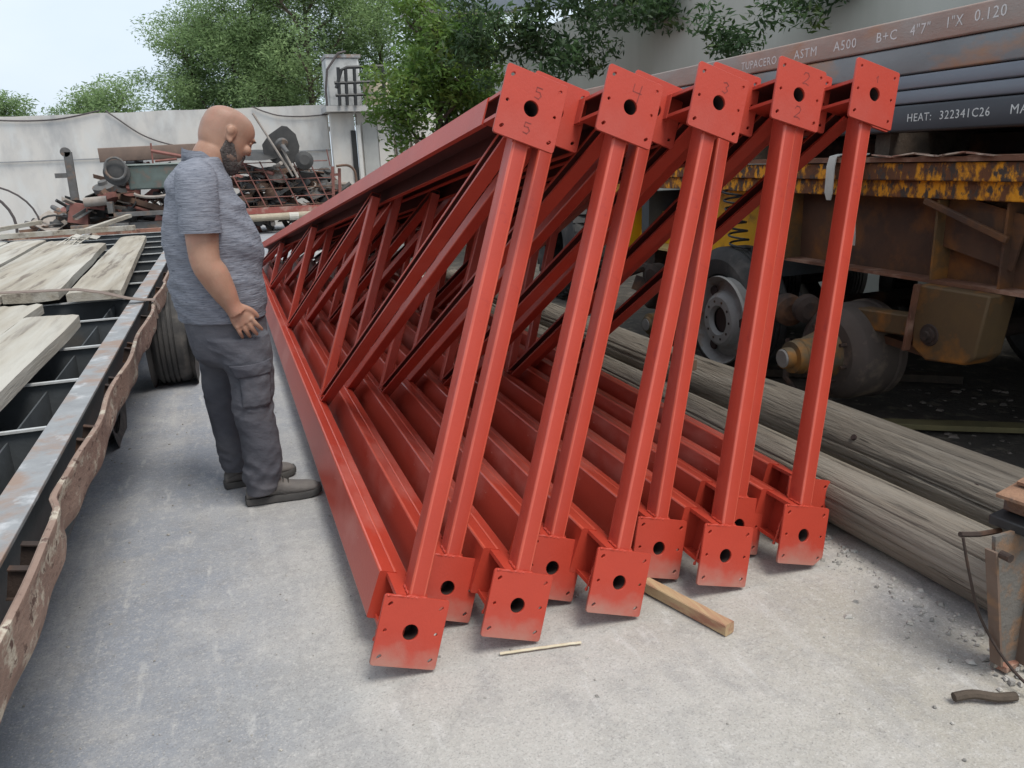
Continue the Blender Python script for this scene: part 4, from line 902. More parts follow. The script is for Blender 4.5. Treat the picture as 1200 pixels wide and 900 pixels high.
def junk(x0, x1, y0, y1, ztop, n, where, grp):
    done = 0
    while done < n:
        x = r_.uniform(x0, x1); y = r_.uniform(y0, y1); t = (x - x0) / (x1 - x0); hz = r_.uniform(.05, 1); z = hz * ztop(x); kind = r_.randrange(6); mi = r_.choice([0, 0, 0, 1, 1, 2, 2, 2, 3, 4])
        rot = (r_.uniform(-.6, .6), r_.uniform(-.6, .6), r_.uniform(0, 3)); s_ = r_.uniform(.7, 1.5)
        lb = '%s %s %s %s at the %s of the %s' % ('small' if s_ < 1.1 else 'large', ['greyish', 'rusty', 'blackened', 'dusty', 'reddish'][mi], names[kind].replace('_', ' '), ['low', 'midway', 'high'][min(2, int(hz * 3))], ['left end', 'left half', 'right half', 'right end'][min(3, int(t * 4))], where)
        if lb in USED: continue
        USED.add(lb); done += 1
        if kind == 0: fn = lambda q: q.prism([(0, 0), (.09 * s_, 0), (.09 * s_, .012), (.012, .012), (.012, .09 * s_), (0, .09 * s_)], (-.5 * s_, 0, 0), (.5 * s_, 0, 0))
        elif kind == 1: fn = lambda q: q.tube([(-.5 * s_, 0, 0), (.5 * s_, 0, 0)], .045 * s_, 10)
        elif kind == 2: fn = lambda q: q.box((0, 0, 0), (.5 * s_, .35 * s_, .02))
        elif kind == 3: fn = lambda q: q.lathe([(.08, 0), (.17 * s_, .03), (.18 * s_, .15), (.10, .19), (.09, .26)], (0, 0, 0), (0, 0, 1), 14)
        elif kind == 4: fn = lambda q: q.tube([(.2 * s_ * math.cos(a * .4488), .2 * s_ * math.sin(a * .4488), 0) for a in range(15)], .022, 6, cap=False)
        else: fn = lambda q: (q.box((0, 0, 0), (.3 * s_, .06, .2)), q.box((.12 * s_, .1, 0), (.06, .25, .2)))
        o = scrap(names[kind], names[kind].split('_')[-1] if kind < 2 else names[kind].replace('_', ' '), lb, (x, y, z), fn, S[mi], rot=rot)
        o['group'] = grp
junk(.4, 2.9, 20.5, 21.6, lambda x: 1.62 - .25 * abs(x - 1.0), 190, 'pile behind the red grid', 'scrap pieces behind the red grid')
junk(-3.6, -.3, 19.5, 21.0, lambda x: .65 + .95 * max(0, min(1, (x + 3.4) / 1.6)), 210, 'pile left of the man', 'scrap pieces left of the man')
# machine and beams left of the man
mc = empty('scrapped_machine', (-1.6, 19.3, 0)); tag(mc, 'green grey scrapped machine with a round seat-like ring and wheel left of the man', 'machine')
mb = MB(); mb.box((.45, 0, 1.42), (1.3, .5, .50)); bevelled(mb.build('body', pm('dull_green', (.12, .15, .14), (.08, .1, .09), 5, .8, c3=(.16, .12, .1), c3scale=5), mc), .03)
mb = MB(); mb.box((.45, -.02, 1.685), (1.32, .52, .03)); mb.build('top_edge', pm('pale_green', (.33, .38, .35)), mc)
mb = MB(); mb.lathe([(.07, 0), (.21, .0), (.26, .06), (.26, .16), (.12, .2)], (-.38, -.25, 1.52), (0, -1, .1), 24); mb.build('wheel', S[2], mc)
mb = MB(); mb.tube([(-.38 + .20 * math.cos(a * .4488), -.5, 1.62 + .22 * math.sin(a * .4488)) for a in range(15)], .03, 6, cap=False); mb.build('ring', S[0], mc)
mb = MB(); mb.tube([(.28 + .42 * math.cos(3.5 + k * .24), -.45, 1.14 + .13 * math.sin(3.5 + k * .24)) for k in range(12)], .035, 6); mb.build('handle', S[3], mc)
mb = MB(); mb.box((.15, -.4, .68), (1.6, .35, .08)); mb.box((-.6, -.4, .8), (.10, .35, .3)); mb.box((.2, -.3, .4), (1.7, .3, .2)); mb.build('chassis', S[0], mc)
scrap('steel_section', 'steel section', 'long brown box section lying on top of the scrap left of the man', (-2.4, 20.2, 1.92), lambda q: q.prism(rrect(.30, .30, .02), (0, 0, 0), (2.3, 0, .05), up=(0, 0, 1)), pm('brown_section', (.20, .14, .11), (.15, .11, .09), 5, .8))
scrap('mirror_bracket', 'bracket', 'upright dark arm with a small handle standing against the wall', (-2.98, 19.8, 1.0), lambda q: (q.prism(rrect(.17, .10, .03), (0, 0, 0), (.02, 0, 1.0), up=(0, 1, 0)), q.box((-.17, 0, .52), (.26, .06, .10)), q.lathe([(.10, -.05), (.10, .05)], (-.02, 0, 1.0), (0, 1, 0), 14)), S[0])
scrap('plastic_crate', 'crate', 'faded red torn casing at the foot of the upright dark arm', (-3.02, 19.6, .72), lambda q: (q.box((.1, 0, 0), (.40, .3, .42), (0, .2, 0), .8), q.box((.45, 0, .12), (.35, .2, .10), (0, .2, 0))), S[4])
scrap('bent_angle', 'steel section', 'pink rusty bent angle sticking up over the green machine', (-1.3, 19.6, 1.75), lambda q: (q.tube([(0, 0, -.1), (.02, 0, .38)], .02, 5), q.tube([(0, 0, .22), (1.0, 0, .0)], .04, 5), q.tube([(0.05, 0, .0), (.5, 0, .03)], .03, 5)), S[4])
scrap('hydraulic_cylinder', 'cylinder', 'pale cylinder lying in the scrap left of the green machine', (-2.75, 19.3, .95), lambda q: q.tube([(0, 0, 0), (.45, 0, .02)], .10, 12), S[3])
for k, (x, y, z, l_) in enumerate(((-3.3, 19.0, .28, 1.6), (-3.0, 18.8, .45, 1.1))):
    scrap('steel_section', 'steel section', ['long dark section lying low at the left foot of the scrap pile', 'short dark section stacked on the low long one'][k], (x, y, z), lambda q: q.prism(rrect(.14, .12, .02), (0, 0, 0), (l_, 0, .0)), S[0])
# stub of a machine with hoops at the left edge
hp = empty('hoop_machine', (-4.6, 19.0, 0)); tag(hp, 'dark wheeled machine with thin hoops at the left edge by the wall', 'machine')
mb = MB(); mb.tube([(-.2 + .78 * math.cos(k * .2244), 0, .55 + .78 * math.sin(k * .2244)) for k in range(29)], .028, 6, cap=False); mb.build('hoop', CABLE, hp)
mb = MB(); mb.tube([(.0 + 1.0 * math.cos(k * .2), .1, .55 + .85 * math.sin(k * .2)) for k in range(16)], .020, 6); mb.build('hoop', CABLE, hp)
mb = MB(); mb.lathe([(.1, 0), (.34, .02), (.38, .12), (.3, .2)], (-.1, .1, .55), (0, -1, 0), 22); mb.box((-.4, 0, .35), (1.2, .4, .3)); mb.build('wheel', S[2], hp)
mb = MB(); mb.tube([(-.5, -.2, .2), (1.3, -.3, .38)], .05, 6); mb.build('drawbar', S[0], hp)

# ------------------------------------------------------------------ vegetation
def leaf_cloud(name, centres, radii, n, size, mat, parent=None, seed=1, droop=.0, aspect=.42, flat=False):
    """n leaves spread in clumps; centres (k,3), radii (k,3)"""
    g = np.random.default_rng(seed); centres = np.array(centres, float); radii = np.array(radii, float)
    wgt = radii.prod(1) ** .67; wgt /= wgt.sum(); idx = g.choice(len(centres), n, p=wgt)
    d = g.normal(size=(n, 3)); d /= np.linalg.norm(d, axis=1, keepdims=True); rr = g.random(n) ** .45
    c = centres[idx] + d * radii[idx] * rr[:, None]
    ax = g.normal(size=(n, 3)); ax[:, 2] = ax[:, 2] * .6 - droop; ax /= np.linalg.norm(ax, axis=1, keepdims=True)
    up = g.normal(size=(n, 3)); up[:, 2] += 1.2; sd_ = np.cross(ax, up); sd_ /= np.linalg.norm(sd_, axis=1, keepdims=True) + 1e-9
    L = size * g.uniform(.6, 1.3, n)[:, None]; W_ = L * aspect * .5; nr = np.cross(sd_, ax)
    v = np.empty((n, 4, 3)); v[:, 0] = c - ax * L * .5; v[:, 1] = c + sd_ * W_ + nr * W_ * .3; v[:, 2] = c + ax * L * .5; v[:, 3] = c - sd_ * W_ + nr * W_ * .3
    me = bpy.data.meshes.new(name); me.vertices.add(n * 4); me.vertices.foreach_set('co', v.reshape(-1)); me.loops.add(n * 4); me.loops.foreach_set('vertex_index', np.arange(n * 4))
    me.polygons.add(n); me.polygons.foreach_set('loop_start', np.arange(0, n * 4, 4)); me.update(calc_edges=True); me.validate()
    return link(name, me, mat, parent)
def grow(base, height, spread, seed, nb=7, r0=.14, lean=(0, 0), first=.35, sub=3):
    """trunk and limbs; returns mesh builder lists and twig ends"""
    g = random.Random(seed); tr_ = MB(); lb = MB(); ends = []
    P = []; n = 9
    for i in range(n + 1):
        t = i / n; P.append(Vector((lean[0] * t + .12 * g.uniform(-1, 1) * t * spread * .3, lean[1] * t + .1 * g.uniform(-1, 1) * t, height * .8 * t)))
    tr_.tube(P, [r0 * (1 - .75 * i / n) for i in range(n + 1)], 10)
    for k in range(nb):
        t = first + (1 - first) * (k + g.random() * .5) / nb; i = min(n - 1, int(t * n)); p = P[i].lerp(P[i + 1], t * n - i); a = k * 2.4 + g.uniform(-.4, .4); l_ = spread * (1.05 - .45 * t) * g.uniform(.75, 1.1)
        d = Vector((math.cos(a), math.sin(a), .55 + .5 * g.random())); pts = [p]
        for q in range(1, 6):
            pts.append(p + d * l_ * q / 5 + Vector((g.uniform(-1, 1), g.uniform(-1, 1), g.uniform(-.5, .8))) * l_ * .07)
        lb.tube(pts, [r0 * .35 * (1 - .15 * q) for q in range(6)], 6); ends.append(pts[-1]); ends.append(pts[3])
        for s_ in range(sub):
            b0 = pts[2 + s_ % 3]; d2 = Vector((g.uniform(-1, 1), g.uniform(-1, 1), g.uniform(.0, 1))).normalized(); e = b0 + d2 * l_ * .45; lb.tube([b0, b0.lerp(e, .5) + Vector((0, 0, .03)), e], [r0 * .16, r0 * .1, r0 * .05], 5); ends.append(e)
    ends.append(P[-1]); return tr_, lb, ends
def tree(name, loc, height, spread, seed, mat, n, size, label, clump=.5, group=None, nb=8, r0=.14, lean=(0, 0), first=.35, droop=0., aspect=.42, extra=(), sub=3, cat='tree'):
    t = empty(name, loc); tag(t, label, cat, group)
    tr_, lb, ends = grow(loc, height, spread, seed, nb, r0, lean, first, sub); tr_.build('trunk', BARK, t); lb.build('branches', BARK, t)
    g = random.Random(seed + 5); cs = []; rs = []
    for e in ends + [Vector(x) for x in extra]:
        for _ in range(2):
            cs.append(e + Vector((g.uniform(-1, 1), g.uniform(-1, 1), g.uniform(-.7, .7))) * clump * .9); k = clump * g.uniform(.5, 1.15); rs.append((k, k, k * .75))
    c = leaf_cloud('crown', cs, rs, n, size, mat, t, seed, droop, aspect); return t
# bright young tree in the middle
tree('leafy_tree', (3.15, 13.1, 0), 4.1, 1.15, 4, LEAFA, 12500, .115, 'bright green young tree in front of the stick fence and gatehouse', .36, nb=10, r0=.11, lean=(.55, .0), first=.45, droop=.35, aspect=.36, extra=((-.5, -.2, 2.2), (.0, -.3, 2.0), (.9, 0, 2.9), (.9, -.1, 2.3), (-.4, 0, 3.0), (.3, 0, 3.9), (1.3, 0, 2.6), (-.1, 0, 1.7)))
tree('leafy_tree', (7.2, 11.2, 0), 4.8, 2.6, 9, LEAFB, 19000, .12, 'dark leaved tree overhanging the tall grey wall above the trusses', .36, nb=9, r0=.16, lean=(-1.0, -.2), first=.62, droop=.6, aspect=.34, extra=((-3.0, -.5, 3.45), (-2.6, -.8, 3.1), (-3.4, -.4, 2.95), (-2.2, -1.0, 2.75), (-2.9, -.9, 2.55), (-3.3, -.7, 2.45), (-2.0, -1.3, 3.25), (-1.6, -1.3, 3.3), (-1.4, -1.5, 3.45), (-3.7, -.2, 3.4), (-3.5, 0, 2.7), (-3.0, -.6, 3.3), (-2.7, -.7, 3.5), (-2.4, -.8, 3.4), (-3.2, -.4, 3.15), (-2.8, -.6, 2.85), (-2.5, -.9, 2.75), (-3.5, -.3, 3.1), (-2.2, -1.0, 3.4)))
tree('overhanging_tree', (7.6, 7.2, 0), 4.3, 2.0, 13, LEAFB, 10000, .10, 'dark spray of leaves hanging over the tall wall above the topmost tube', .26, nb=6, r0=.12, lean=(-.6, -.2), first=.7, droop=.2, aspect=.3, extra=((-2.1, -.3, 3.0), (-2.3, -.2, 2.85), (-2.5, 0.0, 2.7), (-1.9, -.6, 2.95), (-1.8, -.9, 3.0), (-2.0, -.5, 2.75), (-2.7, .2, 2.6), (-1.7, -.2, 3.2), (-1.6, -.6, 3.3)))
tree('leafy_tree', (6.9, 18.5, 0), 3.7, 1.5, 31, LEAFB, 9000, .13, 'bushy dark green tree behind the lean-to roof right of the sky gap', .45, nb=8, r0=.14, first=.4)
# trees beyond the yard wall
far = [(-.35, 33, 7.9, 1.7, 41, 'rounded grey green tree directly above the standing man'), (1.9, 32, 9.3, 2.0, 42, 'tall pale green tree right of the rounded one beyond the wall'),
       (3.6, 31, 9.4, 2.4, 43, 'tall dense tree beyond the wall left of the water tank'), (6.4, 32, 9.0, 2.2, 44, 'tall grey green tree beyond the wall behind the water tank'), (9.2, 31, 8.6, 2.2, 45, 'dusky tree beyond the wall partly hidden by the bright young tree'), (2.2, 36, 7.5, 2.2, 46, 'bluish tree farthest back between the tall trees beyond the wall')]
for x, y, h, s_, sd_, lb in far:
    tree('yard_tree', (x, y, 0), h, s_, sd_, LEAFC, 34000, .15, lb, .85, 'trees standing beyond the whitewashed wall', nb=12, r0=.18, first=.3, aspect=.26, sub=3)
for x, y, h, s_, sd_, lb in ((-4.2, 32, 4.7, 1.1, 51, 'low pale bush on the wall top left of the rounded tree'), (-6.6, 33, 4.9, .8, 52, 'thin wispy bush beyond the wall, second from the left edge'), (-8.0, 32.5, 4.9, .9, 53, 'leftmost low bush showing above the whitewashed wall'), (-3.0, 31.5, 4.9, 1.2, 54, 'low pale bush touching the left foot of the rounded tree')):
    tree('low_bush', (x, y, 0), h, s_, sd_, LEAFC, 8000, .15, lb, .55, 'low bushes beyond the whitewashed wall', nb=7, r0=.1, first=.5, aspect=.26, cat='bush')
wd = leaf_cloud('weeds', [(-4.8 + .35 * k, 17.6 + .3 * (k % 3), .12) for k in range(9)], [(.3, .3, .12)] * 9, 2200, .13, LEAFD, None, 6, -.9, .2); tag(wd, 'dry weeds growing by the hoop machine at the left edge', 'weeds', kind='stuff')
# ------------------------------------------------------------------ the standing man (faces +x), local origin between his feet
man = empty('person', (0, 3.72, 0))
tag(man, 'bald bearded man in a grey polo shirt and cargo trousers looking down at the trusses', 'person')
def cat(keys, n):
    """smooth interpolation of key rows to n rows"""
    K = np.array(keys, float); m_ = len(K); out_ = []
    for q in range(n):
        t = q / (n - 1) * (m_ - 1); i = min(m_ - 2, int(t)); f = t - i; p0, p1, p2, p3 = K[max(0, i - 1)], K[i], K[i + 1], K[min(m_ - 1, i + 2)]
        c = .5 * ((2 * p1) + (p2 - p0) * f + (2 * p0 - 5 * p1 + 4 * p2 - p3) * f * f + (3 * p1 - p0 - 3 * p2 + p3) * f ** 3); out_.append(c)
    return out_
def loft_v(mb, rings, n=40, ex=2.0, disp=None, cap=True):
    """rings: (cx,cy,cz, a, b) horizontal ellipses, a along x and b along y"""
    vs = []
    for j, (cx, cy, cz, a, b_) in enumerate(rings):
        for k in range(n):
            t = 2 * math.pi * k / n; c, s = math.cos(t), math.sin(t); e = 2 / ex
            x = a * math.copysign(abs(c) ** e, c); y = b_ * math.copysign(abs(s) ** e, s); p = Vector((cx + x, cy + y, cz))
            if disp: d = disp(p, t, cz); p += Vector((c, s, 0)) * d
            vs.append(p)
    m_ = len(rings); fs = [(j * n + k, j * n + (k + 1) % n, (j + 1) * n + (k + 1) % n, (j + 1) * n + k) for j in range(m_ - 1) for k in range(n)]
    if cap: fs += [tuple(range(n))[::-1], tuple(range((m_ - 1) * n, m_ * n))]
    mb.add(vs, fs)
def limb(mb, pts, rs, n=24, sq=1.0, m_=28, disp=None):
    rows = cat([list(p) + [r_] for p, r_ in zip(pts, rs)], m_); P_ = [Vector(r_[:3]) for r_ in rows]
    d0 = (P_[1] - P_[0]).normalized(); x, u = perp(d0, (0, 1, 0)); vs = []
    for i, p in enumerate(P_):
        d = (P_[min(i + 1, m_ - 1)] - P_[max(0, i - 1)]).normalized(); x = (x - d * x.dot(d)).normalized(); u = d.cross(x)
        for k in range(n):
            a = 2 * math.pi * k / n; v = x * math.cos(a) + u * math.sin(a) * sq; q = p + v * rows[i][3]
            if disp: q += v * disp(q, a, i / (m_ - 1))
            vs.append(q)
    fs = [(j * n + k, j * n + (k + 1) % n, (j + 1) * n + (k + 1) % n, (j + 1) * n + k) for j in range(m_ - 1) for k in range(n)]
    fs += [tuple(range(n))[::-1], tuple(range((m_ - 1) * n, m_ * n))]; mb.add(vs, fs)
def fuse(mb, name, mat, voxel, smooth_it=3, parent=None, fac=.5):
    o = link(name, mb.mesh(name, 0), mat); md = o.modifiers.new('r', 'REMESH'); md.mode = 'VOXEL'; md.voxel_size = voxel; md.use_smooth_shade = True
    ms = o.modifiers.new('s', 'SMOOTH'); ms.iterations = smooth_it; ms.factor = fac
    dg = bpy.context.evaluated_depsgraph_get(); me = bpy.data.meshes.new_from_object(o.evaluated_get(dg)); me.name = name; bpy.data.objects.remove(o)
    me.shade_smooth(); return link(name, me, mat, parent)
# head frame: f forward-down, u up
HT = R(33); HO = Vector((-.012, -.005, 1.523)); HY = R(20); Hf = Vector((math.cos(HT) * math.cos(HY), math.cos(HT) * math.sin(HY), -math.sin(HT))); Hu = Vector((math.sin(HT) * math.cos(HY), math.sin(HT) * math.sin(HY), math.cos(HT))); Hl = Hu.cross(Hf)
def H(f, l, u): return HO + (Hf * f + Hl * l + Hu * u) * .95
hk = [(.000, .072, .010, .022), (.010, .090, -.012, .040), (.032, .100, -.045, .054), (.060, .104, -.090, .066), (.092, .104, -.112, .074), (.125, .101, -.121, .080), (.155, .101, -.125, .083), (.178, .107, -.124, .085), (.205, .106, -.121, .085), (.230, .094, -.108, .080), (.250, .072, -.083, .065), (.264, .038, -.045, .040), (.270, .006, -.010, .008)]
def head_rings(scale=0.0, u0=None, u1=None, m_=34):
    return [r_ for r_ in cat(hk, m_) if (u0 is None or r_[0] >= u0) and (u1 is None or r_[0] <= u1)]
def add_head(mb, rows, off=0.0, n=36, mask=None):
    vs = []
    for u, xf, xb, hw in rows:
        for k in range(n):
            t = 2 * math.pi * k / n; c, s = math.cos(t), math.sin(t); e = .86
            f = (xf + xb) / 2 + ((xf - xb) / 2 + off) * math.copysign(abs(c) ** e, c); l_ = (hw + off) * math.copysign(abs(s) ** e, s)
            vs.append(H(f, l_, u))
    m_ = len(rows); fs = [(j * n + k, j * n + (k + 1) % n, (j + 1) * n + (k + 1) % n, (j + 1) * n + k) for j in range(m_ - 1) for k in range(n)]
    fs += [tuple(range(n))[::-1], tuple(range((m_ - 1) * n, m_ * n))]; mb.add(vs, fs)
def blob(mb, c, rx, ry, rz, M=None, n=14):
    vs = []; c = Vector(c)
    for j in range(n + 1):
        ph = math.pi * j / n
        for k in range(n):
            t = 2 * math.pi * k / n; v = Vector((rx * math.sin(ph) * math.cos(t), ry * math.sin(ph) * math.sin(t), rz * math.cos(ph))); vs.append(c + ((M @ v) if M is not None else v))
    mb.add(vs, [(j * n + k, j * n + (k + 1) % n, (j + 1) * n + (k + 1) % n, (j + 1) * n + k) for j in range(n) for k in range(n)])
HM = Matrix((Hf, Hl, Hu)).transposed()
body = MB(); add_head(body, head_rings())
blob(body, H(.102, 0, .185), .016, .048, .011, HM)                     # brow ridge
blob(body, H(.106, 0, .150), .013, .011, .028, HM); blob(body, H(.113, 0, .130), .016, .015, .012, HM)   # nose
for s in (-1, 1):
    blob(body, H(.107, s * .012, .126), .010, .009, .008, HM)
    blob(body, H(.086, s * .045, .128), .024, .022, .022, HM)          # cheeks
    blob(body, H(.02, s * .050, .065), .05, .024, .03, HM)             # jaw
    blob(body, H(-.014, s * .087, .146), .020, .010, .034, HM); blob(body, H(-.024, s * .095, .158), .018, .010, .022, HM); blob(body, H(-.008, s * .090, .118), .010, .008, .012, HM)   # ears
blob(body, H(.100, 0, .088), .012, .026, .008, HM); blob(body, H(.096, 0, .074), .012, .024, .009, HM)      # lips
blob(body, H(.080, 0, .022), .026, .032, .024, HM)
limb(body, [(-.060, 0, 1.45), (-.035, 0, 1.525), (-.004, 0, 1.585), (.018, .004, 1.62)], [.088, .076, .068, .050], n=28, m_=14)
loft_v(body, cat([(-.07, 0, .80, .13, .16), (-.05, 0, 1.0, .17, .17), (-.065, 0, 1.3, .14, .18), (-.075, 0, 1.45, .11, .16), (-.075, 0, 1.53, .07, .09)], 20), 30)
def arm(mb, s, sh, el, wr, kn):
    limb(mb, [sh, Vector(sh).lerp(Vector(el), .5), el, Vector(el).lerp(Vector(wr), .35), Vector(el).lerp(Vector(wr), .75), wr, Vector(wr).lerp(Vector(kn), .4)], [.072, .068, .060, .061, .049, .037, .038], n=24, m_=26)
arm(body, -1, (-.085, -.200, 1.44), (-.092, -.235, 1.15), (-.012, -.222, .952), (.032, -.212, .862))
arm(body, 1, (-.085, .200, 1.44), (-.085, .240, 1.15), (.02, .222, .95), (.06, .212, .862))
def hand(mb, s, wr, kn, side):
    wr, kn = Vector(wr), Vector(kn); d = (kn - wr).normalized(); nrm = Vector((0, side, 0)); across = d.cross(nrm).normalized()   # across: thumb side
    if across.x < 0: across = -across
    # palm
    vs = []; m_ = 9
    for i in range(m_):
        t = i / (m_ - 1); c = wr.lerp(kn, t); hw = .028 + .018 * min(1, t * 1.5); th_ = .018 - .004 * t
        for k in range(16):
            a = 2 * math.pi * k / 16; c_, s_ = math.cos(a), math.sin(a); vs.append(c + across * hw * math.copysign(abs(c_) ** .8, c_) + nrm * th_ * s_)
    mb.add(vs, [(j * 16 + k, j * 16 + (k + 1) % 16, (j + 1) * 16 + (k + 1) % 16, (j + 1) * 16 + k) for j in range(m_ - 1) for k in range(16)] + [tuple(range(16))[::-1], tuple(range((m_ - 1) * 16, m_ * 16))])
    ln = (.062, .074, .080, .074); rad = (.0085, .0094, .0098, .0094); spread = (-.14, -.05, .04, .13)
    for q in range(4):
        b0 = kn + across * (-.034 + .0225 * q) - d * .012; dd = (d + across * spread[q]).normalized(); inn = -nrm
        L_ = ln[q]; p = [b0, b0 + dd * (L_ * .45) + nrm * .004, b0 + dd * (L_ * .78) + inn * .006, b0 + dd * L_ * 1.05 + inn * .020]
        limb(mb, p, [rad[q] * 1.12, rad[q] * 1.05, rad[q], rad[q] * .8], n=12, m_=14)
        blob(mb, b0 + d * .008 + nrm * .007, .010, .008, .010)
    t0 = wr + d * .025 + across * .026; limb(mb, [t0, t0 + d * .028 + across * .022 + nrm * -.004, t0 + d * .055 + across * .032 - nrm * .010, t0 + d * .078 + across * .034 - nrm * .016], [.016, .0135, .0115, .009], n=12, m_=14)
hand(body, -1, (-.012, -.222, .952), (.030, -.214, .868), -1)
hand(body, 1, (.02, .222, .95), (.062, .214, .868), 1)
bo = fuse(body, 'body', None, .0042, 3, man); bo.data.materials.clear(); bo.data.materials.append(SKIN)
# scalp / face colour stays skin; stubble cap as its own thin shell
def shell(name, mat, rows, off, keep, parent, thick=.003):
    mb = MB(); n = 64; vs = []; rows = list(rows)
    for u, xf, xb, hw in rows:
        for k in range(n):
            t = 2 * math.pi * k / n; c, s = math.cos(t), math.sin(t); e = .86
            f = (xf + xb) / 2 + ((xf - xb) / 2 + off) * math.copysign(abs(c) ** e, c); l_ = (hw + off) * math.copysign(abs(s) ** e, s); vs.append((f, l_, u))
    fs = []
    for j in range(len(rows) - 1):
        for k in range(n):
            q = (j * n + k, j * n + (k + 1) % n, (j + 1) * n + (k + 1) % n, (j + 1) * n + k)
            cf = sum(vs[i][0] for i in q) / 4; cu = sum(vs[i][2] for i in q) / 4; cl = sum(vs[i][1] for i in q) / 4
            if keep(cf, cl, cu): fs.append(q)
    mb.add([H(*v) for v in vs], fs); o = mb.build(name, mat, parent, smooth=60); md = o.modifiers.new('t', 'SOLIDIFY'); md.thickness = thick; md.offset = -1; return o
beard = MB(); HK = cat(hk, 80)
def surf(f, u):
    r_ = min(HK, key=lambda q: abs(q[0] - u)); fc = (r_[1] + r_[2]) / 2; a_ = (r_[1] - r_[2]) / 2; c = max(-1., min(1., (f - fc) / a_)); c = math.copysign(abs(c) ** (1 / .86), c); return r_[3] * max(0, 1 - c * c) ** .43
for s in (-1, 1):
    for i in range(17):
        f = -.012 + .107 * i / 16; top = .108 if f < .012 else max(.050, .108 - (f - .012) * 1.05)
        bot = .062 - (f + .012) * 1.3 if f < .03 else .006
        for j in range(6):
            u = bot + (top - bot) * j / 5; l_ = surf(f, max(.002, u)); 
            if l_ > .005: blob(beard, H(f, s * (l_ - .002 + .003 * (1 - j / 5)), u), .010, .008, .011, HM, 8)
    for i in range(5): blob(beard, H(.104 - .004 * i, s * (.006 + .009 * i), .103 - .003 * i), .007, .008, .006, HM, 8); blob(beard, H(.096 - .003 * i, s * (.030 + .003 * i), .098 - .012 * i), .008, .008, .009, HM, 8)
for k in range(5): blob(beard, H(.088 - .014 * k, 0, .020 - .004 * k), .018, .032, .014, HM, 12)
blob(beard, H(.098, 0, .046), .010, .024, .012, HM, 12)
bd = fuse(beard, 'beard', BEARD, .0036, 2, man); bd.data.materials.clear(); bd.data.materials.append(BEARD)
md = bd.modifiers.new('d', 'DISPLACE'); tx = bpy.data.textures.new('fuzz', 'CLOUDS'); tx.noise_scale = .008; md.texture = tx; md.strength = .006; md.mid_level = .4
for s in (-1, 1):
    mb = MB(); blob(mb, H(.1085, s * .036, .181), .006, .019, .004, HM, 10); mb.build('eyebrow', BEARD, man)
    mb = MB(); blob(mb, H(.0885, s * .034, .160), .011, .014, .010, HM, 12); mb.build('eye', pm('eye_white', (.6, .56, .5)), man)
    mb = MB(); blob(mb, H(.0905, s * .034, .163), .0115, .017, .0105, HM, 12); mb.build('eyelid', SKIN, man)
va = bo.data.attributes.new('stubble', 'FLOAT', 'POINT')
def ss(x, a, b_): t = max(0., min(1., (x - a) / (b_ - a))); return t * t * (3 - 2 * t)
vals = []
for v in bo.data.vertices:
    q = (v.co - HO) / .95; f, l_, u = q.dot(Hf), q.dot(Hl), q.dot(Hu)
    cap = ss(u, .085, .13) * (1 - ss(f, -.01 + (u - .12) * .35, .055 + (u - .12) * .35)) if v.co.z > 1.5 and abs(l_) < .2 else 0
    jaw = ss(f, -.02, .03) * (1 - ss(u, .075, .115 + max(0, .06 - f) * .9)) * ss(u, -.04, -.01) if v.co.z > 1.45 and abs(l_) < .1 else 0
    ear = 1 - ss(abs(l_), .086, .092); vals.append(max(.55 * cap * ear, 1.5 * jaw * ear))
va.data.foreach_set('value', vals)
n_ = SKIN.node_tree.nodes; l__ = SKIN.node_tree.links; bs = n_['Principled BSDF']; src = bs.inputs['Base Color'].links[0].from_socket
at_ = n_.new('ShaderNodeAttribute'); at_.attribute_name = 'stubble'; m_x = n_.new('ShaderNodeMix'); m_x.data_type = 'RGBA'; m_x.clamp_factor = True
m_x.inputs[7].default_value = (.17, .12, .095, 1); mu = n_.new('ShaderNodeMath'); mu.operation = 'MULTIPLY'; mu.inputs[1].default_value = .62; l__.new(at_.outputs['Fac'], mu.inputs[0])
l__.new(mu.outputs[0], m_x.inputs[0]); l__.new(src, m_x.inputs[6]); l__.new(m_x.outputs[2], bs.inputs['Base Color'])

# shirt
def shirt_disp(p, t, z):
    q = Vector((p.x * 2.2 + p.z * 1.2, p.y * 2.2, z * 7 + p.x * 5)); s_ = .018 * noise.noise(q) + .009 * (.6 - abs(noise.noise(q * 2.1)) * 2)
    q2 = Vector((p.x * 4 - z * 6, p.y * 4, z * 16 + p.x * 10)); s_ += .010 * max(0, 1 - abs(z - 1.0) / .25) * (.8 - 2.4 * abs(noise.noise(q2))) + .007 * max(0, 1 - abs(z - 1.36) / .14) * (.7 - 2.4 * abs(noise.noise(q2 * .8)))
    return s_
rows = [(-.042, 0, .868, .174, .198), (-.050, 0, .885, .182, .200), (-.055, 0, .95, .190, .202), (-.060, 0, 1.04, .196, .206), (-.061, 0, 1.12, .196, .208), (-.060, 0, 1.20, .196, .215), (-.064, 0, 1.28, .178, .208), (-.066, 0, 1.35, .162, .208), (-.070, 0, 1.42, .140, .204), (-.074, 0, 1.47, .126, .190), (-.068, 0, 1.505, .108, .160), (-.058, 0, 1.535, .094, .126), (-.048, 0, 1.556, .086, .100)]
mb = MB(); loft_v(mb, cat(rows, 90), 84, 2.15, shirt_disp, cap=False)
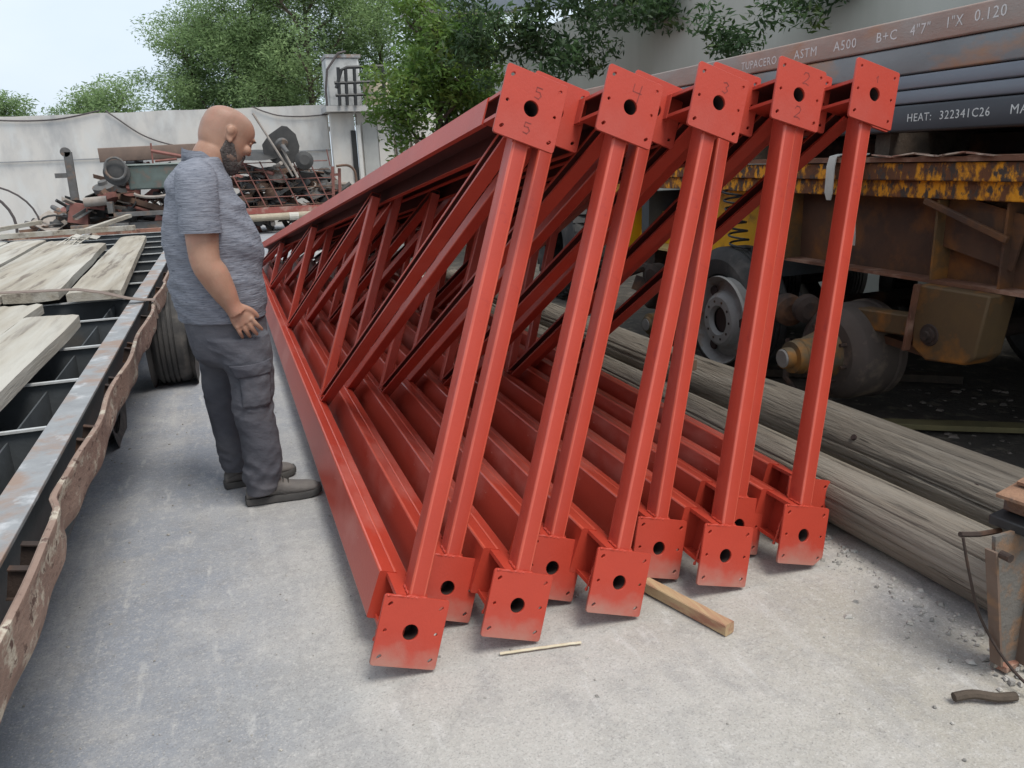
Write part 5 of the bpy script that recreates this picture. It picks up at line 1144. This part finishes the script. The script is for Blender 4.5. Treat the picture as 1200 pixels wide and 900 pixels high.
# sleeves
def sl_disp(q, a, t): return .007 * (1 - 2 * abs(noise.noise((q.x * 6 + q.z * 6, q.y * 6, q.z * 11))))
shirt = MB(); loft_v(shirt, cat(rows, 60), 60, 2.15, shirt_disp)
for s in (-1, 1):
    limb(shirt, [(-.080, s * .135, 1.485), (-.084, s * .195, 1.445), (-.089, s * .222, 1.37), (-.092, s * .236, 1.285), (-.092, s * .239, 1.262)], [.075, .083, .080, .0775, .078], n=36, m_=26, disp=sl_disp)
sh = fuse(shirt, 'shirt', SHIRT, .0065, 2, man, .4); sh.data.materials.clear(); sh.data.materials.append(SHIRT)
mb = MB()   # sleeve hem band
for s in (-1,):
    limb(mb, [(-.091, s * .2372, 1.292), (-.092, s * .239, 1.258)], [.0815, .0815], n=36, m_=3)
mb.build('sleeve_hem', SHIRT, sh); mb = MB(); limb(mb, [(-.091, .2372, 1.292), (-.092, .239, 1.258)], [.0815, .0815], n=36, m_=3); mb.build('sleeve_hem', SHIRT, sh)
# collar: folded band open at the front
cv = MB(); n = 40; vs = []
for j, (z, k, dx_) in enumerate(((1.545, 1.02, 0), (1.596, .98, -.004), (1.602, 1.00, -.004), (1.585, 1.08, -.002), (1.548, 1.20, .002))):
    for i in range(n + 1):
        t = R(24) + (2 * math.pi - R(48)) * i / n; c, s = math.cos(t), math.sin(t); fr = max(0, c)
        vs.append((-.042 + dx_ + .080 * k * c, .088 * k * s, z - .075 * fr - .022 * abs(s) - (.018 * fr if j >= 3 else 0)))
cv.add(vs, [(j * (n + 1) + i, j * (n + 1) + i + 1, (j + 1) * (n + 1) + i + 1, (j + 1) * (n + 1) + i) for j in range(4) for i in range(n)])
o = cv.build('collar', SHIRT, sh, smooth=60); md = o.modifiers.new('t', 'SOLIDIFY'); md.thickness = .004

# trousers
def tr_disp(p, t, z):
    q = Vector((p.x * 4, p.y * 4, z * 5)); s_ = .010 * noise.noise(q)
    for zc, wd, am in ((.47, .16, .006), (.17, .16, .009), (.70, .12, .007)):
        k = max(0, 1 - abs(z - zc) / wd)
        if k: s_ += am * k * (1 - 2.6 * abs(noise.noise(Vector((p.x * 9 + z * 8 * math.sin(zc * 20), p.y * 9, z * 17 + p.x * 9 + zc * 9))))) + .6 * am * k * (1 - 2.6 * abs(noise.noise(Vector((p.x * 14 - z * 12, p.y * 14, z * 14 - p.x * 16)))))
    return s_
tm = MB()
loft_v(tm, cat([(-.055, 0, .97, .175, .185), (-.055, 0, .90, .172, .190), (-.048, .01, .84, .175, .195), (-.042, .015, .77, .168, .195), (-.040, .02, .70, .150, .180), (-.040, .02, .665, .12, .16)], 26), 60, 2.2, tr_disp)
loft_v(tm, cat([(-.018, -.090, .80, .148, .110), (.012, -.096, .70, .118, .108), (.027, -.100, .62, .100, .102), (.026, -.104, .53, .090, .094), (.022, -.106, .45, .084, .088), (.030, -.108, .36, .084, .086), (.034, -.108, .28, .083, .084), (.030, -.108, .20, .082, .080), (.020, -.108, .135, .084, .078), (.014, -.108, .085, .078, .074), (.006, -.108, .050, .066, .068)], 90), 48, 2.1, tr_disp)
loft_v(tm, cat([(-.062, .100, .80, .150, .112), (-.070, .120, .70, .118, .108), (-.092, .135, .62, .100, .100), (-.100, .145, .53, .092, .093), (-.104, .152, .45, .084, .087), (-.104, .156, .36, .082, .085), (-.100, .158, .28, .080, .083), (-.088, .160, .20, .078, .079), (-.080, .160, .135, .078, .077), (-.078, .160, .09, .074, .074)], 84), 48, 2.1, tr_disp)
to = fuse(tm, 'trousers', TROU, .0058, 2, man, .4); to.data.materials.clear(); to.data.materials.append(TROU)
# cargo pocket with flap, and slanted front pocket edge, on the near thigh
def patch(name, th0, th1, z0, z1, off, mat, parent, rows, ex=2.1, th_=.006, slant=0.0):
    mb = MB(); nn, mm = 18, 14; vs = []
    for j in range(mm + 1):
        z = z0 + (z1 - z0) * j / mm
        for i in range(nn + 1):
            t = th0 + (th1 - th0) * i / nn; zz = z + slant * (i / nn - .5)
            R_ = sorted(rows, key=lambda r_: r_[2]); 
            for ra, rb in zip(R_[:-1], R_[1:]):
                if ra[2] <= zz <= rb[2]:
                    f = (zz - ra[2]) / (rb[2] - ra[2]); rr = [ra[q] + (rb[q] - ra[q]) * f for q in range(5)]; break
            c, s = math.cos(t), math.sin(t); e = 2 / ex; k = off + .005 * noise.noise((t * 4, zz * 20, 3)) + (.006 * math.sin(math.pi * i / nn) * math.sin(math.pi * j / mm))
            d = tr_disp(Vector((rr[0] + rr[3] * c, rr[1] + rr[4] * s, zz)), t, zz) * .8
            vs.append((rr[0] + (rr[3] + k + d) * math.copysign(abs(c) ** e, c), rr[1] + (rr[4] + k + d) * math.copysign(abs(s) ** e, s), zz))
    mb.add(vs, [(j * (nn + 1) + i, j * (nn + 1) + i + 1, (j + 1) * (nn + 1) + i + 1, (j + 1) * (nn + 1) + i) for j in range(mm) for i in range(nn)])
    o = mb.build(name, mat, parent, smooth=60); md = o.modifiers.new('t', 'SOLIDIFY'); md.thickness = th_; md.offset = -1; return o
LEGR = [(.012, -.096, .70, .118, .108), (.027, -.100, .62, .100, .102), (.026, -.104, .53, .090, .094), (.022, -.106, .45, .084, .088), (-.018, -.090, .80, .148, .110)]
patch('cargo_pocket', R(-118), R(-42), .49, .655, .008, TROU, to, LEGR)
patch('pocket_flap', R(-122), R(-38), .635, .690, .016, TROU, to, LEGR, slant=.01)
HIPR = [(-.055, 0, .97, .175, .185), (-.055, 0, .90, .172, .190), (-.048, .01, .84, .175, .195), (-.042, .015, .77, .168, .195)]
patch('hip_pocket_edge', R(-58), R(-50), .79, .90, .006, TROU, to, HIPR, 2.2, .004)
# boots
def boot(cx, cy, yaw, label=None):
    M = Matrix.Translation((cx, cy, 0)) @ Matrix.Rotation(yaw, 4, 'Z')
    up = MB(); rowsb = [(-.060, .030, .062, .020, .050), (-.045, .038, .090, .020, .03), (-.01, .040, .120, .020, .0), (.04, .039, .135, .020, 0), (.085, .041, .118, .020, 0), (.12, .044, .090, .020, 0), (.17, .050, .074, .020, 0), (.22, .050, .066, .022, 0), (.255, .042, .056, .026, 0), (.274, .024, .044, .030, 0)]
    vs = []; n = 24; rr = cat(rowsb, 30)
    for x, hw, zt, zb, _ in rr:
        for k in range(n):
            a = 2 * math.pi * k / n; c, s = math.cos(a), math.sin(a); zm = (zt + zb) / 2; e = .75
            vs.append(M @ Vector((x, hw * math.copysign(abs(c) ** e, c), zm + (zt - zb) / 2 * math.copysign(abs(s) ** .9, s))))
    up.add(vs, [(j * n + k, j * n + (k + 1) % n, (j + 1) * n + (k + 1) % n, (j + 1) * n + k) for j in range(29) for k in range(n)] + [tuple(range(n))[::-1], tuple(range(29 * n, 30 * n))])
    u_ = up.build('boot', BOOT, man, smooth=60)
    so_ = MB(); ol = [(-.068, .018), (-.060, .036), (0, .043), (.06, .041), (.12, .048), (.18, .055), (.23, .054), (.262, .044), (.283, .022)]; ol = ol + [(a, -b_) for a, b_ in ol[::-1]]; N = len(ol); vs = []
    for z, k in ((.0, .97), (.012, 1.0), (.026, 1.0), (.030, .97)):
        for a, b_ in ol: vs.append(M @ Vector((a * (1 if k > .98 else .995), b_ * k, z + (.012 * max(0, (a - .2) / .08) ** 1.5 if a > .2 else 0))))
    so_.add(vs, [(j * N + k, j * N + (k + 1) % N, (j + 1) * N + (k + 1) % N, (j + 1) * N + k) for j in range(3) for k in range(N)] + [tuple(range(N))[::-1], tuple(range(3 * N, 4 * N))])
    so_.build('sole', SOLE, u_, smooth=50)
    lc = MB()
    for i in range(4):
        x = .065 + i * .022; z = .134 - i * .014
        lc.tube([M @ Vector((x, -.030, z - .016)), M @ Vector((x + .005, 0, z + .004)), M @ Vector((x, .030, z - .016))], .0028, 6)
    lc.tube([M @ Vector((.07, -.01, .138)), M @ Vector((.10, -.03, .15)), M @ Vector((.11, -.045, .125))], .0025, 5)
    tag(lc.build('laces', pm('dark_lace', (.05, .045, .04)), u_), kind='stuff')
    sm = MB(); sm.tube([M @ Vector((x, -hw - .001, z)) for x, hw, z in ((-.05, .036, .055), (0, .041, .07), (.06, .041, .065), (.09, .043, .05), (.12, .046, .034))], .0015, 5); sm.build('seam', SOLE, u_)
boot(-.002, -.095, R(-1)); boot(-.095, .165, R(8))
#@@END
